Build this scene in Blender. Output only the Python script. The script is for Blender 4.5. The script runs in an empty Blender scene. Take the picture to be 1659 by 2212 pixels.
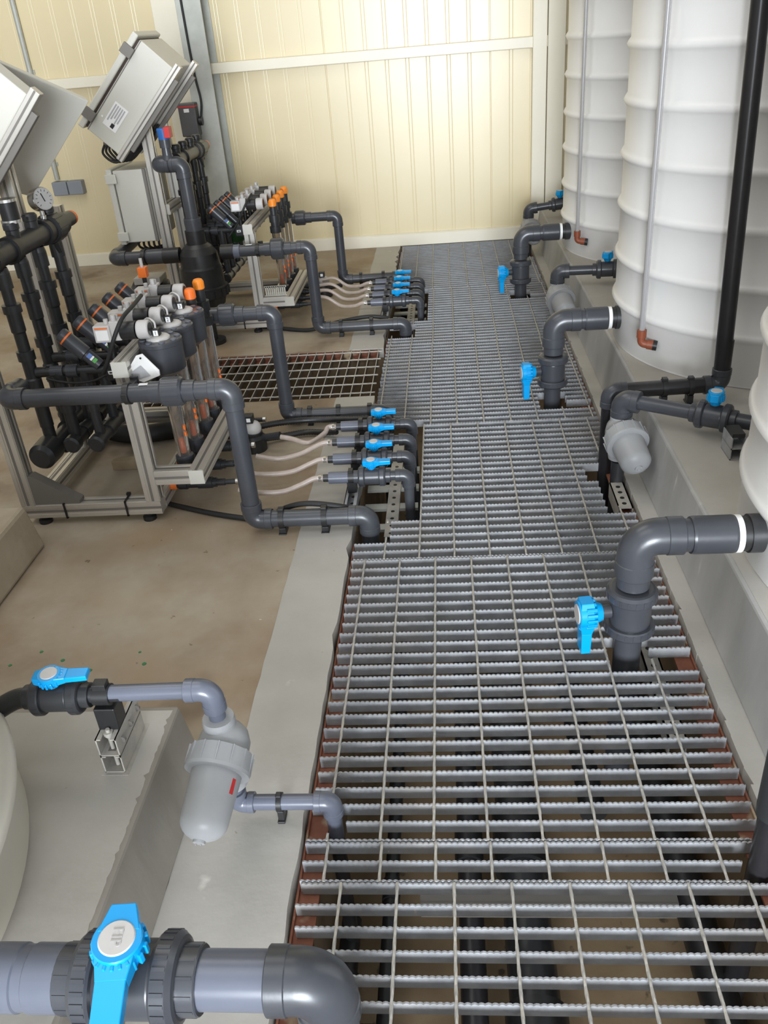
import bpy, math, random
from mathutils import Vector as V, Matrix
random.seed(7)
SC = bpy.context.scene
COL = SC.collection
PI = math.pi

# ------------------------------------------------------------------ materials
def mat(name, col, rough=.5, metal=0., col2=None, scale=6., detail=6., mixlo=.35, mixhi=.7, bump=0., bscale=60.,
        trans=0., alpha=1., emit=None, spec=.5, spots=None, stretch=(1, 1, 1), coat=0., rough2=None):
    m = bpy.data.materials.new(name); m.use_nodes = True
    nt = m.node_tree; N = nt.nodes; L = nt.links; b = N['Principled BSDF']
    b.inputs['Base Color'].default_value = (*col, 1); b.inputs['Roughness'].default_value = rough
    b.inputs['Metallic'].default_value = metal; b.inputs['Specular IOR Level'].default_value = spec
    b.inputs['Transmission Weight'].default_value = trans; b.inputs['Alpha'].default_value = alpha
    b.inputs['Coat Weight'].default_value = coat
    if emit:
        b.inputs['Emission Color'].default_value = (*emit[0], 1); b.inputs['Emission Strength'].default_value = emit[1]
    if col2 or bump or spots:
        tc = N.new('ShaderNodeTexCoord'); mp = N.new('ShaderNodeMapping'); mp.inputs['Scale'].default_value = stretch
        L.new(tc.outputs['Object'], mp.inputs['Vector'])
    last = None
    if col2:
        n = N.new('ShaderNodeTexNoise'); n.inputs['Scale'].default_value = scale; n.inputs['Detail'].default_value = detail
        n.inputs['Roughness'].default_value = .6; L.new(mp.outputs[0], n.inputs['Vector'])
        r = N.new('ShaderNodeValToRGB'); r.color_ramp.elements[0].position = mixlo; r.color_ramp.elements[1].position = mixhi
        r.color_ramp.elements[0].color = (*col, 1); r.color_ramp.elements[1].color = (*col2, 1)
        L.new(n.outputs['Fac'], r.inputs['Fac']); last = r.outputs['Color']
        if rough2 is not None:
            rr = N.new('ShaderNodeMapRange'); rr.inputs['From Min'].default_value = mixlo; rr.inputs['From Max'].default_value = mixhi
            rr.inputs['To Min'].default_value = rough; rr.inputs['To Max'].default_value = rough2
            L.new(n.outputs['Fac'], rr.inputs['Value']); L.new(rr.outputs[0], b.inputs['Roughness'])
    for (sc, lo, hi, c3) in (spots or []):
        n = N.new('ShaderNodeTexNoise'); n.inputs['Scale'].default_value = sc; n.inputs['Detail'].default_value = 4
        L.new(mp.outputs[0], n.inputs['Vector'])
        mr = N.new('ShaderNodeMapRange'); mr.inputs['From Min'].default_value = lo; mr.inputs['From Max'].default_value = hi
        L.new(n.outputs['Fac'], mr.inputs['Value'])
        mx = N.new('ShaderNodeMix'); mx.data_type = 'RGBA'
        L.new(mr.outputs[0], mx.inputs['Factor'])
        if last is None: mx.inputs['A'].default_value = (*col, 1)
        else: L.new(last, mx.inputs['A'])
        mx.inputs['B'].default_value = (*c3, 1); last = mx.outputs['Result']
    if last is not None: L.new(last, b.inputs['Base Color'])
    if bump:
        n = N.new('ShaderNodeTexNoise'); n.inputs['Scale'].default_value = bscale; n.inputs['Detail'].default_value = 5
        L.new(mp.outputs[0], n.inputs['Vector'])
        bp = N.new('ShaderNodeBump'); bp.inputs['Strength'].default_value = bump; bp.inputs['Distance'].default_value = .004
        L.new(n.outputs['Fac'], bp.inputs['Height']); L.new(bp.outputs[0], b.inputs['Normal'])
    return m

M = {}
M['floor'] = mat('brown_concrete', (.27, .195, .122), .62, col2=(.43, .37, .285), scale=1.4, mixlo=.40, mixhi=.62, bump=.12, bscale=45,
                 spots=[(1.7, .54, .70, (.34, .25, .155)), (2.6, .60, .70, (.20, .145, .095)), (26, .70, .74, (.17, .12, .08)), (38, .745, .765, (.66, .60, .50))])
M['strip'] = mat('pale_concrete', (.395, .375, .335), .6, col2=(.48, .46, .42), scale=3, bump=.12, bscale=50,
                 spots=[(40, .72, .76, (.34, .28, .2)), (9, .70, .76, (.66, .63, .57))])
M['plinth'] = mat('grey_concrete', (.375, .35, .305), .6, col2=(.49, .47, .43), scale=2.2, bump=.15, bscale=40,
                  spots=[(30, .72, .76, (.3, .25, .19))])
M['smear'] = mat('trowelled_concrete', (.33, .325, .315), .55, col2=(.48, .47, .455), scale=3.5, stretch=(1, 1, .3), bump=.12, bscale=40,
                 spots=[(14, .66, .74, (.60, .57, .52))])
M['plinthdark'] = mat('dark_plinth_concrete', (.25, .225, .19), .7, col2=(.33, .30, .26), scale=4, stretch=(1, 1, .4), bump=.15, bscale=40, spots=[(20, .70, .76, (.5, .46, .4))])  # left plinth body, darker than its top
M['block'] = mat('block_concrete', (.36, .29, .20), .75, col2=(.48, .41, .31), scale=5, bump=.35, bscale=50)
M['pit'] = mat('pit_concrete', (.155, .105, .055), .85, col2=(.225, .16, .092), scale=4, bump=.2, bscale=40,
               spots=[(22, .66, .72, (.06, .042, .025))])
M['wall'] = mat('cream_wall_panel', (.715, .61, .375), .33, col2=(.735, .63, .40), scale=2, spec=.62)
M['cream'] = mat('cream_painted_trim', (.80, .745, .60), .4, col2=(.84, .79, .65), scale=3)
M['galv'] = mat('galvanised_steel', (.31, .318, .332), .56, .25, col2=(.43, .438, .452), scale=22, bump=.25, bscale=130, rough2=.72,
                spots=[(4, .50, .80, (.31, .285, .255)), (60, .72, .76, (.52, .49, .43))])
M['shadedsteel'] = mat('shaded_dirty_steel', (.105, .085, .065), .7, col2=(.17, .14, .11), scale=14)  # dirt plus the shade on the side-pit bar faces, painted into the colour
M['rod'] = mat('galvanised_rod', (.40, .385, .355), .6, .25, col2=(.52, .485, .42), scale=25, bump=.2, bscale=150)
M['column'] = mat('galvanised_column', (.40, .41, .37), .55, .2, col2=(.50, .51, .465), scale=9)
M['red'] = mat('red_oxide_paint', (.20, .066, .036), .7, col2=(.30, .115, .065), scale=14, bump=.2,
               spots=[(9, .58, .66, (.46, .36, .24)), (20, .68, .72, (.1, .05, .03))])
M['pvc'] = mat('dark_grey_pvc', (.043, .046, .054), .30, col2=(.058, .061, .069), scale=5, spec=.5, bump=.03, bscale=90)
M['pvcdark'] = mat('charcoal_pvc', (.021, .022, .024), .36, col2=(.032, .033, .035), scale=7, spec=.5)
M['pvcblue'] = mat('mid_grey_pvc', (.105, .115, .148), .28, col2=(.125, .136, .17), scale=6, spec=.5)
M['strainer'] = mat('light_grey_plastic', (.33, .335, .34), .42, col2=(.37, .375, .38), scale=7, spec=.45)
M['black'] = mat('black_plastic', (.012, .012, .013), .4, col2=(.02, .02, .02), scale=20)
M['rubber'] = mat('black_rubber', (.014, .014, .014), .6)
M['blackpipe'] = mat('black_polyethylene', (.017, .016, .018), .32, col2=(.026, .024, .026), scale=9)
M['blue'] = mat('bright_blue_plastic', (.0, .30, .66), .30, col2=(.0, .32, .74), scale=9)
M['capgrey'] = mat('grey_cap_plastic', (.50, .48, .46), .45, col2=(.54, .52, .5), scale=20)
M['letter'] = mat('moulded_letter_plastic', (.44, .425, .41), .45)
M['white'] = mat('white_polyethylene', (.85, .84, .815), .36, col2=(.88, .872, .85), scale=1.6, spec=.4)
M['ivory'] = mat('ivory_polyethylene', (.70, .66, .56), .42, col2=(.74, .70, .61), scale=2, spec=.4)
M['whitering'] = mat('white_seal', (.86, .86, .84), .5)
M['alu'] = mat('anodised_aluminium', (.58, .55, .50), .42, .6, col2=(.64, .61, .56), scale=5, stretch=(1, 1, 1))
M['slot'] = mat('profile_slot_shadow_grey', (.20, .185, .165), .6, .3)
M['cab'] = mat('grey_cabinet_paint', (.58, .565, .50), .42, col2=(.61, .595, .53), scale=3)
M['gasket'] = mat('dark_gasket', (.06, .04, .03), .7)
M['paper'] = mat('white_paper_label', (.84, .83, .81), .6)
M['print'] = mat('label_print_grey', (.42, .42, .43), .6)
M['ink'] = mat('black_print', (.015, .015, .015), .5)
M['orange'] = mat('orange_plastic', (.86, .165, .02), .42, col2=(.90, .20, .03), scale=9)
M['amber'] = mat('amber_orange_plastic', (.90, .27, .02), .42)
M['redfloat'] = mat('red_float', (.78, .07, .03), .4)
M['tube'] = mat('clear_tube_plastic', (.78, .72, .66), .08, trans=.95, alpha=1)
M['hose'] = mat('clear_braided_hose', (.60, .50, .44), .32, trans=.45, col2=(.68, .58, .52), scale=60, stretch=(1, 1, 1))
M['leveltube'] = mat('milky_level_tube', (.42, .41, .41), .28, trans=.2)
M['terracotta'] = mat('brown_pvc_fitting', (.25, .062, .026), .45, col2=(.31, .085, .04), scale=14)
M['chrome'] = mat('stainless_steel', (.68, .67, .65), .25, 1.0)
M['dial'] = mat('gauge_dial', (.42, .41, .39), .35)
M['greybox'] = mat('junction_box_plastic', (.24, .26, .285), .5)
M['motor'] = mat('dark_switch_plastic', (.075, .075, .08), .45, col2=(.1, .1, .1), scale=8)
M['red_paint'] = mat('signal_red', (.55, .03, .03), .4)
M['bluecap'] = mat('mid_blue_plastic', (.02, .12, .38), .4)
M['green'] = mat('dark_green_plastic', (.008, .05, .012), .35)
M['lime'] = mat('green_sticker', (.08, .36, .06), .5)
M['sky_sticker'] = mat('blue_sticker', (.10, .18, .45), .5)
M['lightgrey'] = mat('light_grey_block', (.52, .50, .48), .5)
M['bag'] = mat('sandy_cloth', (.36, .28, .18), .9, col2=(.45, .36, .25), scale=12, bump=.4)
M['fleck'] = mat('green_fleck', (.03, .20, .08), .5)
M['ceil'] = mat('pale_ceiling_panel', (.40, .40, .40), .7)
M['shell'] = mat('grey_sheet_cladding', (.26, .26, .26), .6)
M['drywhite'] = mat('white_mortar_drop', (.72, .66, .56), .7)

# ------------------------------------------------------------------ mesh builder
def perp(d):
    d = d.normalized(); a = V((0, 0, 1)) if abs(d.z) < .9 else V((1, 0, 0))
    u = d.cross(a).normalized(); return u, d.cross(u).normalized()

class MB:
    def __init__(s): s.v = []; s.f = []; s.sm = []
    def quad_box(s, c, X, Y, Z):
        i = len(s.v)
        for a in (-1, 1):
            for b in (-1, 1):
                for d in (-1, 1): s.v.append(c + X * a + Y * b + Z * d)
        for q in ((0, 1, 3, 2), (4, 6, 7, 5), (0, 4, 5, 1), (2, 3, 7, 6), (0, 2, 6, 4), (1, 5, 7, 3)):
            s.f.append([i + k for k in q]); s.sm.append(False)
        return s
    def box(s, x0, x1, y0, y1, z0, z1):
        return s.quad_box(V(((x0 + x1) / 2, (y0 + y1) / 2, (z0 + z1) / 2)), V(((x1 - x0) / 2, 0, 0)), V((0, (y1 - y0) / 2, 0)), V((0, 0, (z1 - z0) / 2)))
    def obox(s, c, ax, ay, az, sx, sy, sz):
        return s.quad_box(V(c), V(ax).normalized() * sx / 2, V(ay).normalized() * sy / 2, V(az).normalized() * sz / 2)
    def bar(s, p, q, w, h, up=(0, 0, 1)):
        p, q = V(p), V(q); d = q - p; up = V(up); side = d.cross(up).normalized(); u = side.cross(d).normalized()
        return s.quad_box((p + q) / 2, d / 2, side * w / 2, u * h / 2)
    def lathe(s, p, d, prof, n=24, smooth=True):
        """prof: (distance along d, radius); a repeated point makes a sharp crease"""
        p, d = V(p), V(d).normalized(); u, w = perp(d); prev = None
        for k, (t, r) in enumerate(prof):
            c = p + d * t
            if r < 1e-6: ring = [len(s.v)]; s.v.append(c)
            else:
                ring = list(range(len(s.v), len(s.v) + n))
                for j in range(n):
                    a = 2 * PI * j / n; s.v.append(c + u * (r * math.cos(a)) + w * (r * math.sin(a)))
            if prev is not None and not (k and prof[k] == prof[k - 1]):
                if len(prev) == 1 and len(ring) > 1:
                    for j in range(n): s.f.append([prev[0], ring[j], ring[(j + 1) % n]][::-1]); s.sm.append(smooth)
                elif len(ring) == 1 and len(prev) > 1:
                    for j in range(n): s.f.append([prev[j], prev[(j + 1) % n], ring[0]][::-1]); s.sm.append(smooth)
                elif len(ring) > 1:
                    for j in range(n): s.f.append([prev[j], prev[(j + 1) % n], ring[(j + 1) % n], ring[j]][::-1]); s.sm.append(smooth)
            prev = ring
        return s
    def sharp(s, p, d, prof, n=24):
        """closed lathe with flat steps kept crisp"""
        out = [(prof[0][0], 0.)]
        for t, r in prof: out += [(t, r), (t, r)]
        out.append((prof[-1][0], 0.))
        return s.lathe(p, d, out, n)
    def cyl(s, p, q, r, r2=None, n=20):
        p, q = V(p), V(q); d = q - p
        return s.sharp(p, d, [(0, r), (d.length, r if r2 is None else r2)], n)
    def tube(s, pts, r, n=14, caps=True):
        pts = [V(p) for p in pts]; rs = r if isinstance(r, (list, tuple)) else [r] * len(pts)
        T = []
        for i in range(len(pts)):
            a = pts[max(i - 1, 0)]; b = pts[min(i + 1, len(pts) - 1)]; T.append((b - a).normalized())
        u, w = perp(T[0]); prev = None
        for i, p in enumerate(pts):
            if i:
                u = (u - T[i] * u.dot(T[i])).normalized(); w = T[i].cross(u)
            st = len(s.v)
            for j in range(n):
                a = 2 * PI * j / n; s.v.append(p + u * (rs[i] * math.cos(a)) + w * (rs[i] * math.sin(a)))
            ring = list(range(st, st + n))
            if prev:
                for j in range(n): s.f.append([prev[j], prev[(j + 1) % n], ring[(j + 1) % n], ring[j]]); s.sm.append(True)
            prev = ring
            if caps and i in (0, len(pts) - 1):
                st = len(s.v); s.v += [s.v[k].copy() for k in ring]; q = list(range(st, st + n))
                s.f.append(q[::-1] if i == 0 else q); s.sm.append(False)
        return s
    def prism(s, poly, d):
        """poly: planar points, extruded by vector d"""
        poly = [V(p) for p in poly]; d = V(d); n = len(poly); i = len(s.v)
        s.v += poly + [p + d for p in poly]
        nrm = (poly[1] - poly[0]).cross(poly[2] - poly[1])
        flip = nrm.dot(d) > 0
        a = list(range(i, i + n)); b = list(range(i + n, i + 2 * n))
        s.f.append(a[::-1] if flip else a); s.f.append(b if flip else b[::-1]); s.sm += [False, False]
        for j in range(n):
            q = [a[j], a[(j + 1) % n], b[(j + 1) % n], b[j]]
            s.f.append(q if flip else q[::-1]); s.sm.append(False)
        return s
    def ball(s, c, r, n=14, sz=1.):
        prof = [(-r * sz * math.cos(PI * k / 8), r * math.sin(PI * k / 8)) for k in range(9)]
        return s.lathe(c, (0, 0, 1), prof, n)
    def ribs(s, p, d, t0, t1, r, n, w, h, u0=0):
        p, d = V(p), V(d).normalized(); u, v = perp(d)
        for j in range(n):
            a = 2 * PI * (j + u0) / n; o = u * math.cos(a) + v * math.sin(a); tt = d.cross(o)
            s.quad_box(p + d * (t0 + t1) / 2 + o * (r + h / 2 - .0005), d * (t1 - t0) / 2, tt * w / 2, o * h / 2)
        return s
    def build(s, name, m, parent=None, bev=0., seg=2):
        me = bpy.data.meshes.new(name); off = ROOT.get(parent, V((0, 0, 0))) if parent is not None else V((0, 0, 0))
        me.from_pydata([tuple(q - off) for q in s.v], [], s.f); me.polygons.foreach_set('use_smooth', s.sm)
        me.materials.append(M[m] if isinstance(m, str) else m); me.update()
        o = bpy.data.objects.new(name, me); COL.objects.link(o)
        if parent is not None:
            o.parent = parent; ROOT[o] = off
        if bev:
            b = o.modifiers.new('bevel', 'BEVEL'); b.width = bev; b.segments = seg; b.limit_method = 'ANGLE'; b.angle_limit = math.radians(50)
        return o
ROOT = {}

def tag(o, label, cat, group=None):
    o['label'] = label; o['category'] = cat
    if group: o['group'] = group
    return o
def thing(name, label, cat, loc, group=None):
    o = bpy.data.objects.new(name, None); COL.objects.link(o); o.location = loc; o.empty_display_size = .05
    ROOT[o] = V(loc); return tag(o, label, cat, group)
def struct(o): o['kind'] = 'structure'; return o

def fillet(pts, rad, seg=8):
    pts = [V(p) for p in pts]; out = [pts[0]]
    for i in range(1, len(pts) - 1):
        a, b, c = pts[i - 1], pts[i], pts[i + 1]; d1 = (a - b).normalized(); d2 = (c - b).normalized()
        ang = d1.angle(d2); t = min(rad / math.tan(ang / 2), (a - b).length * .49, (c - b).length * .49); rr = t * math.tan(ang / 2)
        p1 = b + d1 * t; p2 = b + d2 * t; cen = b + (d1 + d2).normalized() * (rr / math.sin(ang / 2))
        e1 = p1 - cen; e2 = p2 - cen; tot = e1.angle(e2); ax = e1.cross(e2).normalized()
        for k in range(seg + 1): out.append(cen + Matrix.Rotation(tot * k / seg, 3, ax) @ e1)
    out.append(pts[-1]); return out
def smooth(pts, n=8):
    pts = [V(p) for p in pts]; P = [pts[0] * 2 - pts[1]] + pts + [pts[-1] * 2 - pts[-2]]; out = []
    for i in range(1, len(P) - 2):
        for k in range(n):
            t = k / n; a, b, c, d = P[i - 1], P[i], P[i + 1], P[i + 2]
            out.append(.5 * ((2 * b) + (c - a) * t + (2 * a - 5 * b + 4 * c - d) * t * t + (3 * b - a - 3 * c + d) * t ** 3))
    out.append(pts[-1]); return out

# ------------------------------------------------------------------ pipe parts
def elbow(root, c, a, b, r, m='pvc', arm=2.3, k=1.16, name='elbow'):
    """solvent elbow: bend plus two socket collars, corner c, towards points a and b"""
    c = V(c); d1 = (V(a) - c).normalized(); d2 = (V(b) - c).normalized(); R = r * k
    mb = MB(); mb.tube(fillet([c + d1 * r * arm * .95, c, c + d2 * r * arm * .95], r * 1.55, 12), R * .985, 24, caps=True)
    for d in (d1, d2):
        mb.sharp(c + d * r * arm * .62, d, [(0, R * .985), (r * .04, R * 1.03), (r * arm * .36, R * 1.03), (r * arm * .38, R * .99)], 28)
    return mb.build(name, m, root)
def run(root, pts, r, m='pvc', me=None, arm=2.3, pipes=True, k=1.16):
    pts = [V(p) for p in pts]; n = len(pts)
    for i in range(n - 1):
        d = (pts[i + 1] - pts[i]).normalized(); L = (pts[i + 1] - pts[i]).length
        s0 = r * arm * .8 if i else 0; s1 = r * arm * .8 if i < n - 2 else 0
        if L - s0 - s1 > .004 and pipes:
            MB().cyl(pts[i] + d * s0, pts[i + 1] - d * s1, r, n=28).build('pipe', m, root)
    for i in range(1, n - 1): elbow(root, pts[i], pts[i - 1], pts[i + 1], r, me or m, arm, k)
def union(root, p, d, r, m='pvc', L=None, nib=16, k=1.75):
    """threaded union nut with grip ribs and two end sockets"""
    p, d = V(p), V(d).normalized(); L = L or r * 2.6
    MB().sharp(p - d * L * .95, d, [(0, r * 1.15), (L * 1.9, r * 1.15)], 24).build('union_socket', m, root)
    mb = MB().sharp(p - d * L * .45, d, [(0, r * k * .88), (L * .08, r * k * .96), (L * .8, r * k * .96), (L * .9, r * k * .85)], 28)
    mb.ribs(p - d * L * .45, d, L * .1, L * .8, r * k * .95, nib, r * .12, r * .07)
    return mb.build('union_nut', m, root)
def socket(root, p, q, r, m='pvc', k=1.17, name='socket'):
    p, q = V(p), V(q); L = (q - p).length
    return MB().sharp(p, q - p, [(0, r * k * .97), (L * .06, r * k), (L * .94, r * k), (L, r * k * .97)], 28).build(name, m, root)
def clip(root, p, d, r, down=(0, 0, -1), base=.02, m='black', w=None):
    """saddle clip on a pipe: strap ring and foot block"""
    p, d, dn = V(p), V(d).normalized(), V(down).normalized(); w = w or r * .62; sd = d.cross(dn).normalized()
    mb = MB().sharp(p - d * w / 2, d, [(0, r * 1.17), (w, r * 1.17)], 20)
    mb.obox(p - dn * r * 1.2, d, sd, dn, w * 1.1, r * .8, r * .35)
    if base > 0:
        mb.obox(p + dn * (r + base / 2), d, sd, dn, w * 1.25, r * 1.35, base)
        mb.obox(p + dn * (r + base * .92), d, sd, dn, w * 1.5, r * 1.9, base * .2)
    return mb.build('pipe_clip', m, root, bev=.0015)
def handle(root, p, up, lever, r, stem=.0, k=1., hh=1.45, tail=True, drop=0, ll=1.):
    """blue butterfly-lever handle of a ball valve: toothed hub, lever, tail and grey cap"""
    p, up, lv = V(p), V(up).normalized(), V(lever).normalized(); sd = up.cross(lv)
    H = r * .95 * k * hh; hr = r * .98 * k
    mb = MB().sharp(p, up, [(0, hr * .62), (H * .25, hr * .8), (H * .45, hr), (H * .96, hr), (H, hr * .95)], 26)
    mb.ribs(p, up, H * .30, H * .74, hr * .94, 16, hr * .22, hr * .20)
    c = p + up * H * .66
    def wing(s0, s1, w0, w1, h0, h1, z1=0):
        a = c + lv * s0; b = c + lv * s1 + up * z1
        q = [a + sd * w0 - up * h0, a + sd * w0 + up * h0, a - sd * w0 + up * h0, a - sd * w0 - up * h0,
             b + sd * w1 - up * h1, b + sd * w1 + up * h1, b - sd * w1 + up * h1, b - sd * w1 - up * h1]
        i = len(mb.v); mb.v += q
        for f in ((0, 1, 2, 3), (7, 6, 5, 4), (0, 4, 5, 1), (1, 5, 6, 2), (2, 6, 7, 3), (3, 7, 4, 0)):
            mb.f.append([i + x for x in f]); mb.sm.append(False)
    wing(hr * .3, hr * 1.5, hr * .84, hr * .60, H * .36, H * .22)
    wing(hr * 1.45, hr * 3.3 * ll, hr * .60, hr * .55, H * .22, H * .2, drop)
    for q in (-.55, -.28, 0, .28, .55):
        e = c + (lv * math.cos(q) + sd * math.sin(q)) * hr * 1.02 + up * H * .1; mb.obox(e, lv * math.cos(q) + sd * math.sin(q), sd * math.cos(q) - lv * math.sin(q), up, hr * .34, hr * .15, H * .42)
    if tail: wing(-hr * .3, -hr * (1.42 if tail is True else tail), hr * .85, hr * .5, H * .33, H * .26)
    h = mb.build('handle', 'blue', root, bev=.0016 * k)
    MB().sharp(p + up * H * .94, up, [(0, hr * .73), (H * .07, hr * .73), (H * .10, hr * .68)], 30).build('handle_cap', 'capgrey', h)
    MB().cyl(p - up * (stem + r * .2), p + up * H * .1, r * .45, n=18).build('stem', 'pvc', root)
    return h, p + up * H * 1.04, hr
def valve(root, p, d, up, lever, r, m='pvc', L=None, hk=1., body=1.62, ends=True, hup=None, drop=0, nib=20, hh=1.45, ll=1., tail=True):
    """true-union ball valve: centre p, flow direction d"""
    p, d, up = V(p), V(d).normalized(), V(up).normalized(); L = L or r * 5.2
    MB().sharp(p - d * L * .22, d, [(0, r * body * .97), (L * .03, r * body), (L * .41, r * body), (L * .44, r * body * .97)], 32).build('valve_body', m, root)
    for s in (-1, 1):
        q = p + d * s * L * .22
        mb = MB().sharp(q, d * s, [(0, r * body * 1.16), (L * .02, r * body * 1.22), (L * .13, r * body * 1.22), (L * .17, r * body * 1.1), (L * .18, r * body * .98)], 32)
        mb.ribs(q, d * s, L * .025, L * .125, r * body * 1.21, nib, r * .13, r * .055)
        mb.build('union_nut', m, root)
        if ends:
            mb = MB().sharp(q + d * s * L * .15, d * s, [(0, r * 1.2), (L * .16, r * 1.2), (L * .17, r * 1.16)], 28)
            mb.ribs(q + d * s * L * .15, d * s, L * .03, L * .15, r * 1.19, 12, r * .1, r * .04)
            mb.build('end_socket', m, root)
    hp = p + up * (r * body * (hup or 1.08))
    return handle(root, hp, up, lever, r * 1.05, stem=r * .4, k=hk, drop=drop, hh=hh, ll=ll, tail=tail)
def strainer(root, c, d, r, L, m='strainer', top=None, bot=None):
    """angle strainer: vertical head with a ribbed nut and a round-ended bowl along d"""
    c, d = V(c), V(d).normalized()
    z0, z1 = top.z - c.z, bot.z - c.z
    hd = MB().sharp(bot, (0, 0, 1), [(0, r * .62), (.012, r * .66), (.02, r * .66), (top.z - bot.z - .02, r * .66), (top.z - bot.z - .01, r * .66), (top.z - bot.z, r * .62)], 28)
    hd.lathe(c - d * r * .9, d, [(0, 0), (0, r * .45), (r * .25, r * .8), (r * .7, r * 1.02), (r * 1.25, r * 1.05)], 30)
    hd.build('strainer_head', m, root)
    n0 = c + d * r * .25
    nut = MB().sharp(n0, d, [(0, r * 1.12), (r * .1, r * 1.25), (r * .85, r * 1.32), (r * .98, r * 1.3), (r * 1.0, r * 1.14)], 40)
    nut.ribs(n0, d, r * .1, r * .85, r * 1.24, 14, r * .05, r * .1)
    nut.build('lock_ring', m, root)
    prof = [(0, r * 1.0), (L * .70, r * .93)]
    for k in range(1, 8):
        a = PI / 2 * k / 7; prof.append((L * .70 + L * .26 * math.sin(a), r * .93 * math.cos(a) if k < 7 else 0))
    b = MB().lathe(n0 + d * r * .9, d, prof, 36).build('strainer_bowl', m, root)
    e = n0 + d * (r * .9 + L * .945)
    MB().sharp(e, d, [(0, r * .24), (r * .12, r * .24), (r * .13, r * .19)], 16).ribs(e, d, r * .05, r * .2, r * .1, 2, r * .05, r * .04).build('drain_plug', m, b)
    return n0, r

# ------------------------------------------------------------------ camera
f_px = 1817.62
R = ((0.99563746, 0.03642053, 0.08590456), (0.05591222, 0.50418693, -0.86178266), (-0.07469854, 0.86282622, 0.49995105))
cam = bpy.data.cameras.new('camera'); co = bpy.data.objects.new('camera', cam); COL.objects.link(co)
cam.sensor_fit = 'HORIZONTAL'; cam.sensor_width = 36.; cam.lens = 36. * f_px / 1659; cam.clip_start = .02
mw = Matrix(R).to_4x4(); mw.translation = (0, 0, 1.30705); co.matrix_world = mw
SC.camera = co
SC.view_settings.view_transform = 'Standard'; SC.view_settings.look = 'None'; SC.view_settings.gamma = 1; SC.view_settings.use_curve_mapping = False

# ------------------------------------------------------------------ setting
XL, XR = -.312, .540            # channel edges
YF = -6.0
WY = 5.86                       # back wall
PZ = -.46                       # channel floor
sp = (-1.42, XL, 3.20, 3.78)    # side pit x0 x1 y0 y1
fl = MB()
fl.box(-4.6, -.46, YF - .08, sp[2], -.5, 0); fl.box(-4.6, sp[0], sp[2], sp[3], -.5, 0); fl.box(-4.6, -.46, sp[3], WY + .2, -.5, 0)
struct(fl.build('floor', 'floor'))
rs = random.Random(3)
def strip_piece(mb, y0, y1, xl, xr, amp=.0014, step=.05, chip=.14):
    L_, R_ = [], []; n = max(2, int((y1 - y0) / step))
    for k in range(n + 1):
        y = y0 + (y1 - y0) * k / n; xx = xl(y) if callable(xl) else xl
        L_.append(V((xx + rs.uniform(-amp, amp) * 1.3, y, -.5)))
        R_.append(V((xr - abs(rs.gauss(0, .0022)) - (rs.uniform(.006, .02) if rs.random() < chip and 0 < k < n else 0), y, -.5)))
    for k in range(n):
        mb.prism([L_[k], R_[k], R_[k + 1], L_[k + 1]], (0, 0, .5012))
def strip_left(y): return -.475 if y > 1.30 else -.475 - .068 * min(1, (1.30 - y) / .12)
s = MB(); strip_piece(s, YF, 0, -.545, XL, step=.8); strip_piece(s, 0, sp[2], strip_left, XL); strip_piece(s, sp[3], WY + .1, -.475, XL, step=.06)
struct(s.build('trim_1', 'strip'))
s = MB(); n_ = 150
for k in range(n_):
    ya = -.5 + 6.4 * k / n_ if k else YF; yb = -.5 + 6.4 * (k + 1) / n_; xa = XR + abs(rs.gauss(0, .002)) + (rs.uniform(.003, .010) if rs.random() < .12 else 0)
    s.prism([(xa, ya, -.5), (.592, ya, -.5), (.592, yb, -.5), (XR + .001, yb, -.5)], (0, 0, .5))
struct(s.build('trim_2', 'strip'))
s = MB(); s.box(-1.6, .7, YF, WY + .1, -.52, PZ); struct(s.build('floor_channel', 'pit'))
s = MB(); s.box(XL - .004, XL + .001, -3.1, sp[2], PZ, -.045); s.box(XL - .004, XL + .001, sp[3], WY, PZ, -.045)
s.box(XR - .001, XR + .004, -3.1, WY, PZ, -.045)
s.box(sp[0], XL, sp[2] - .004, sp[2] + .001, PZ, -.045); s.box(sp[0], XL, sp[3] - .001, sp[3] + .004, PZ, -.045)
s.box(-1.6, .7, WY - .004, WY + .06, -.52, .0); s.box(-1.6, .7, YF - .06, YF + .01, -.52, -.01); s.box(-1.5, sp[0], sp[2] - .05, sp[3] + .05, PZ, -.045)
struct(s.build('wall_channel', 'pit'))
# right tank plinth: battered face, rises 0.2
pl = MB().prism([(.588, -3.1, 0), (.612, -3.1, .200), (2.29, -3.1, .200), (2.29, -3.1, 0)], (0, WY + 3.1, 0)).build('concrete_plinth', 'smear', bev=.006)
tag(pl, 'long raised concrete plinth carrying the row of white tanks on the right', 'plinth')
top = MB().box(.622, 2.28, -3.08, WY - .01, .1995, .2008).build('screed_top', 'plinth', pl)
# left tank plinth
pl = MB().prism([(-.540, 1.232, 0), (-.562, 1.222, .172), (-3.2, 1.222, .172), (-3.2, 1.232, 0)], (0, -4.0, 0))
pl = pl.build('concrete_plinth', 'plinthdark', bev=.006)
rp = random.Random(11); ed = [(-.5705 - abs(rp.gauss(0, .0012)) - (rp.uniform(.003, .007) if rp.random() < .12 else 0), -.1 + 1.308 * k / 150, .1715) for k in range(151)]
MB().prism([(-.572, -2.7, .1715)] + ed + [(-.62, 1.208, .1715), (-3.19, 1.208, .1715), (-3.19, -2.7, .1715)], (0, 0, .0013)).build('screed_top', 'plinth', pl)
tag(pl, 'low concrete plinth at lower left under the ivory tank', 'plinth')
bl = MB().prism([(-1.262, 2.125, 0), (-1.285, 2.118, .146), (-2.6, 2.118, .146), (-2.6, 2.125, 0)], (0, -.62, 0)).build('concrete_block', 'block', bev=.012)
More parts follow.
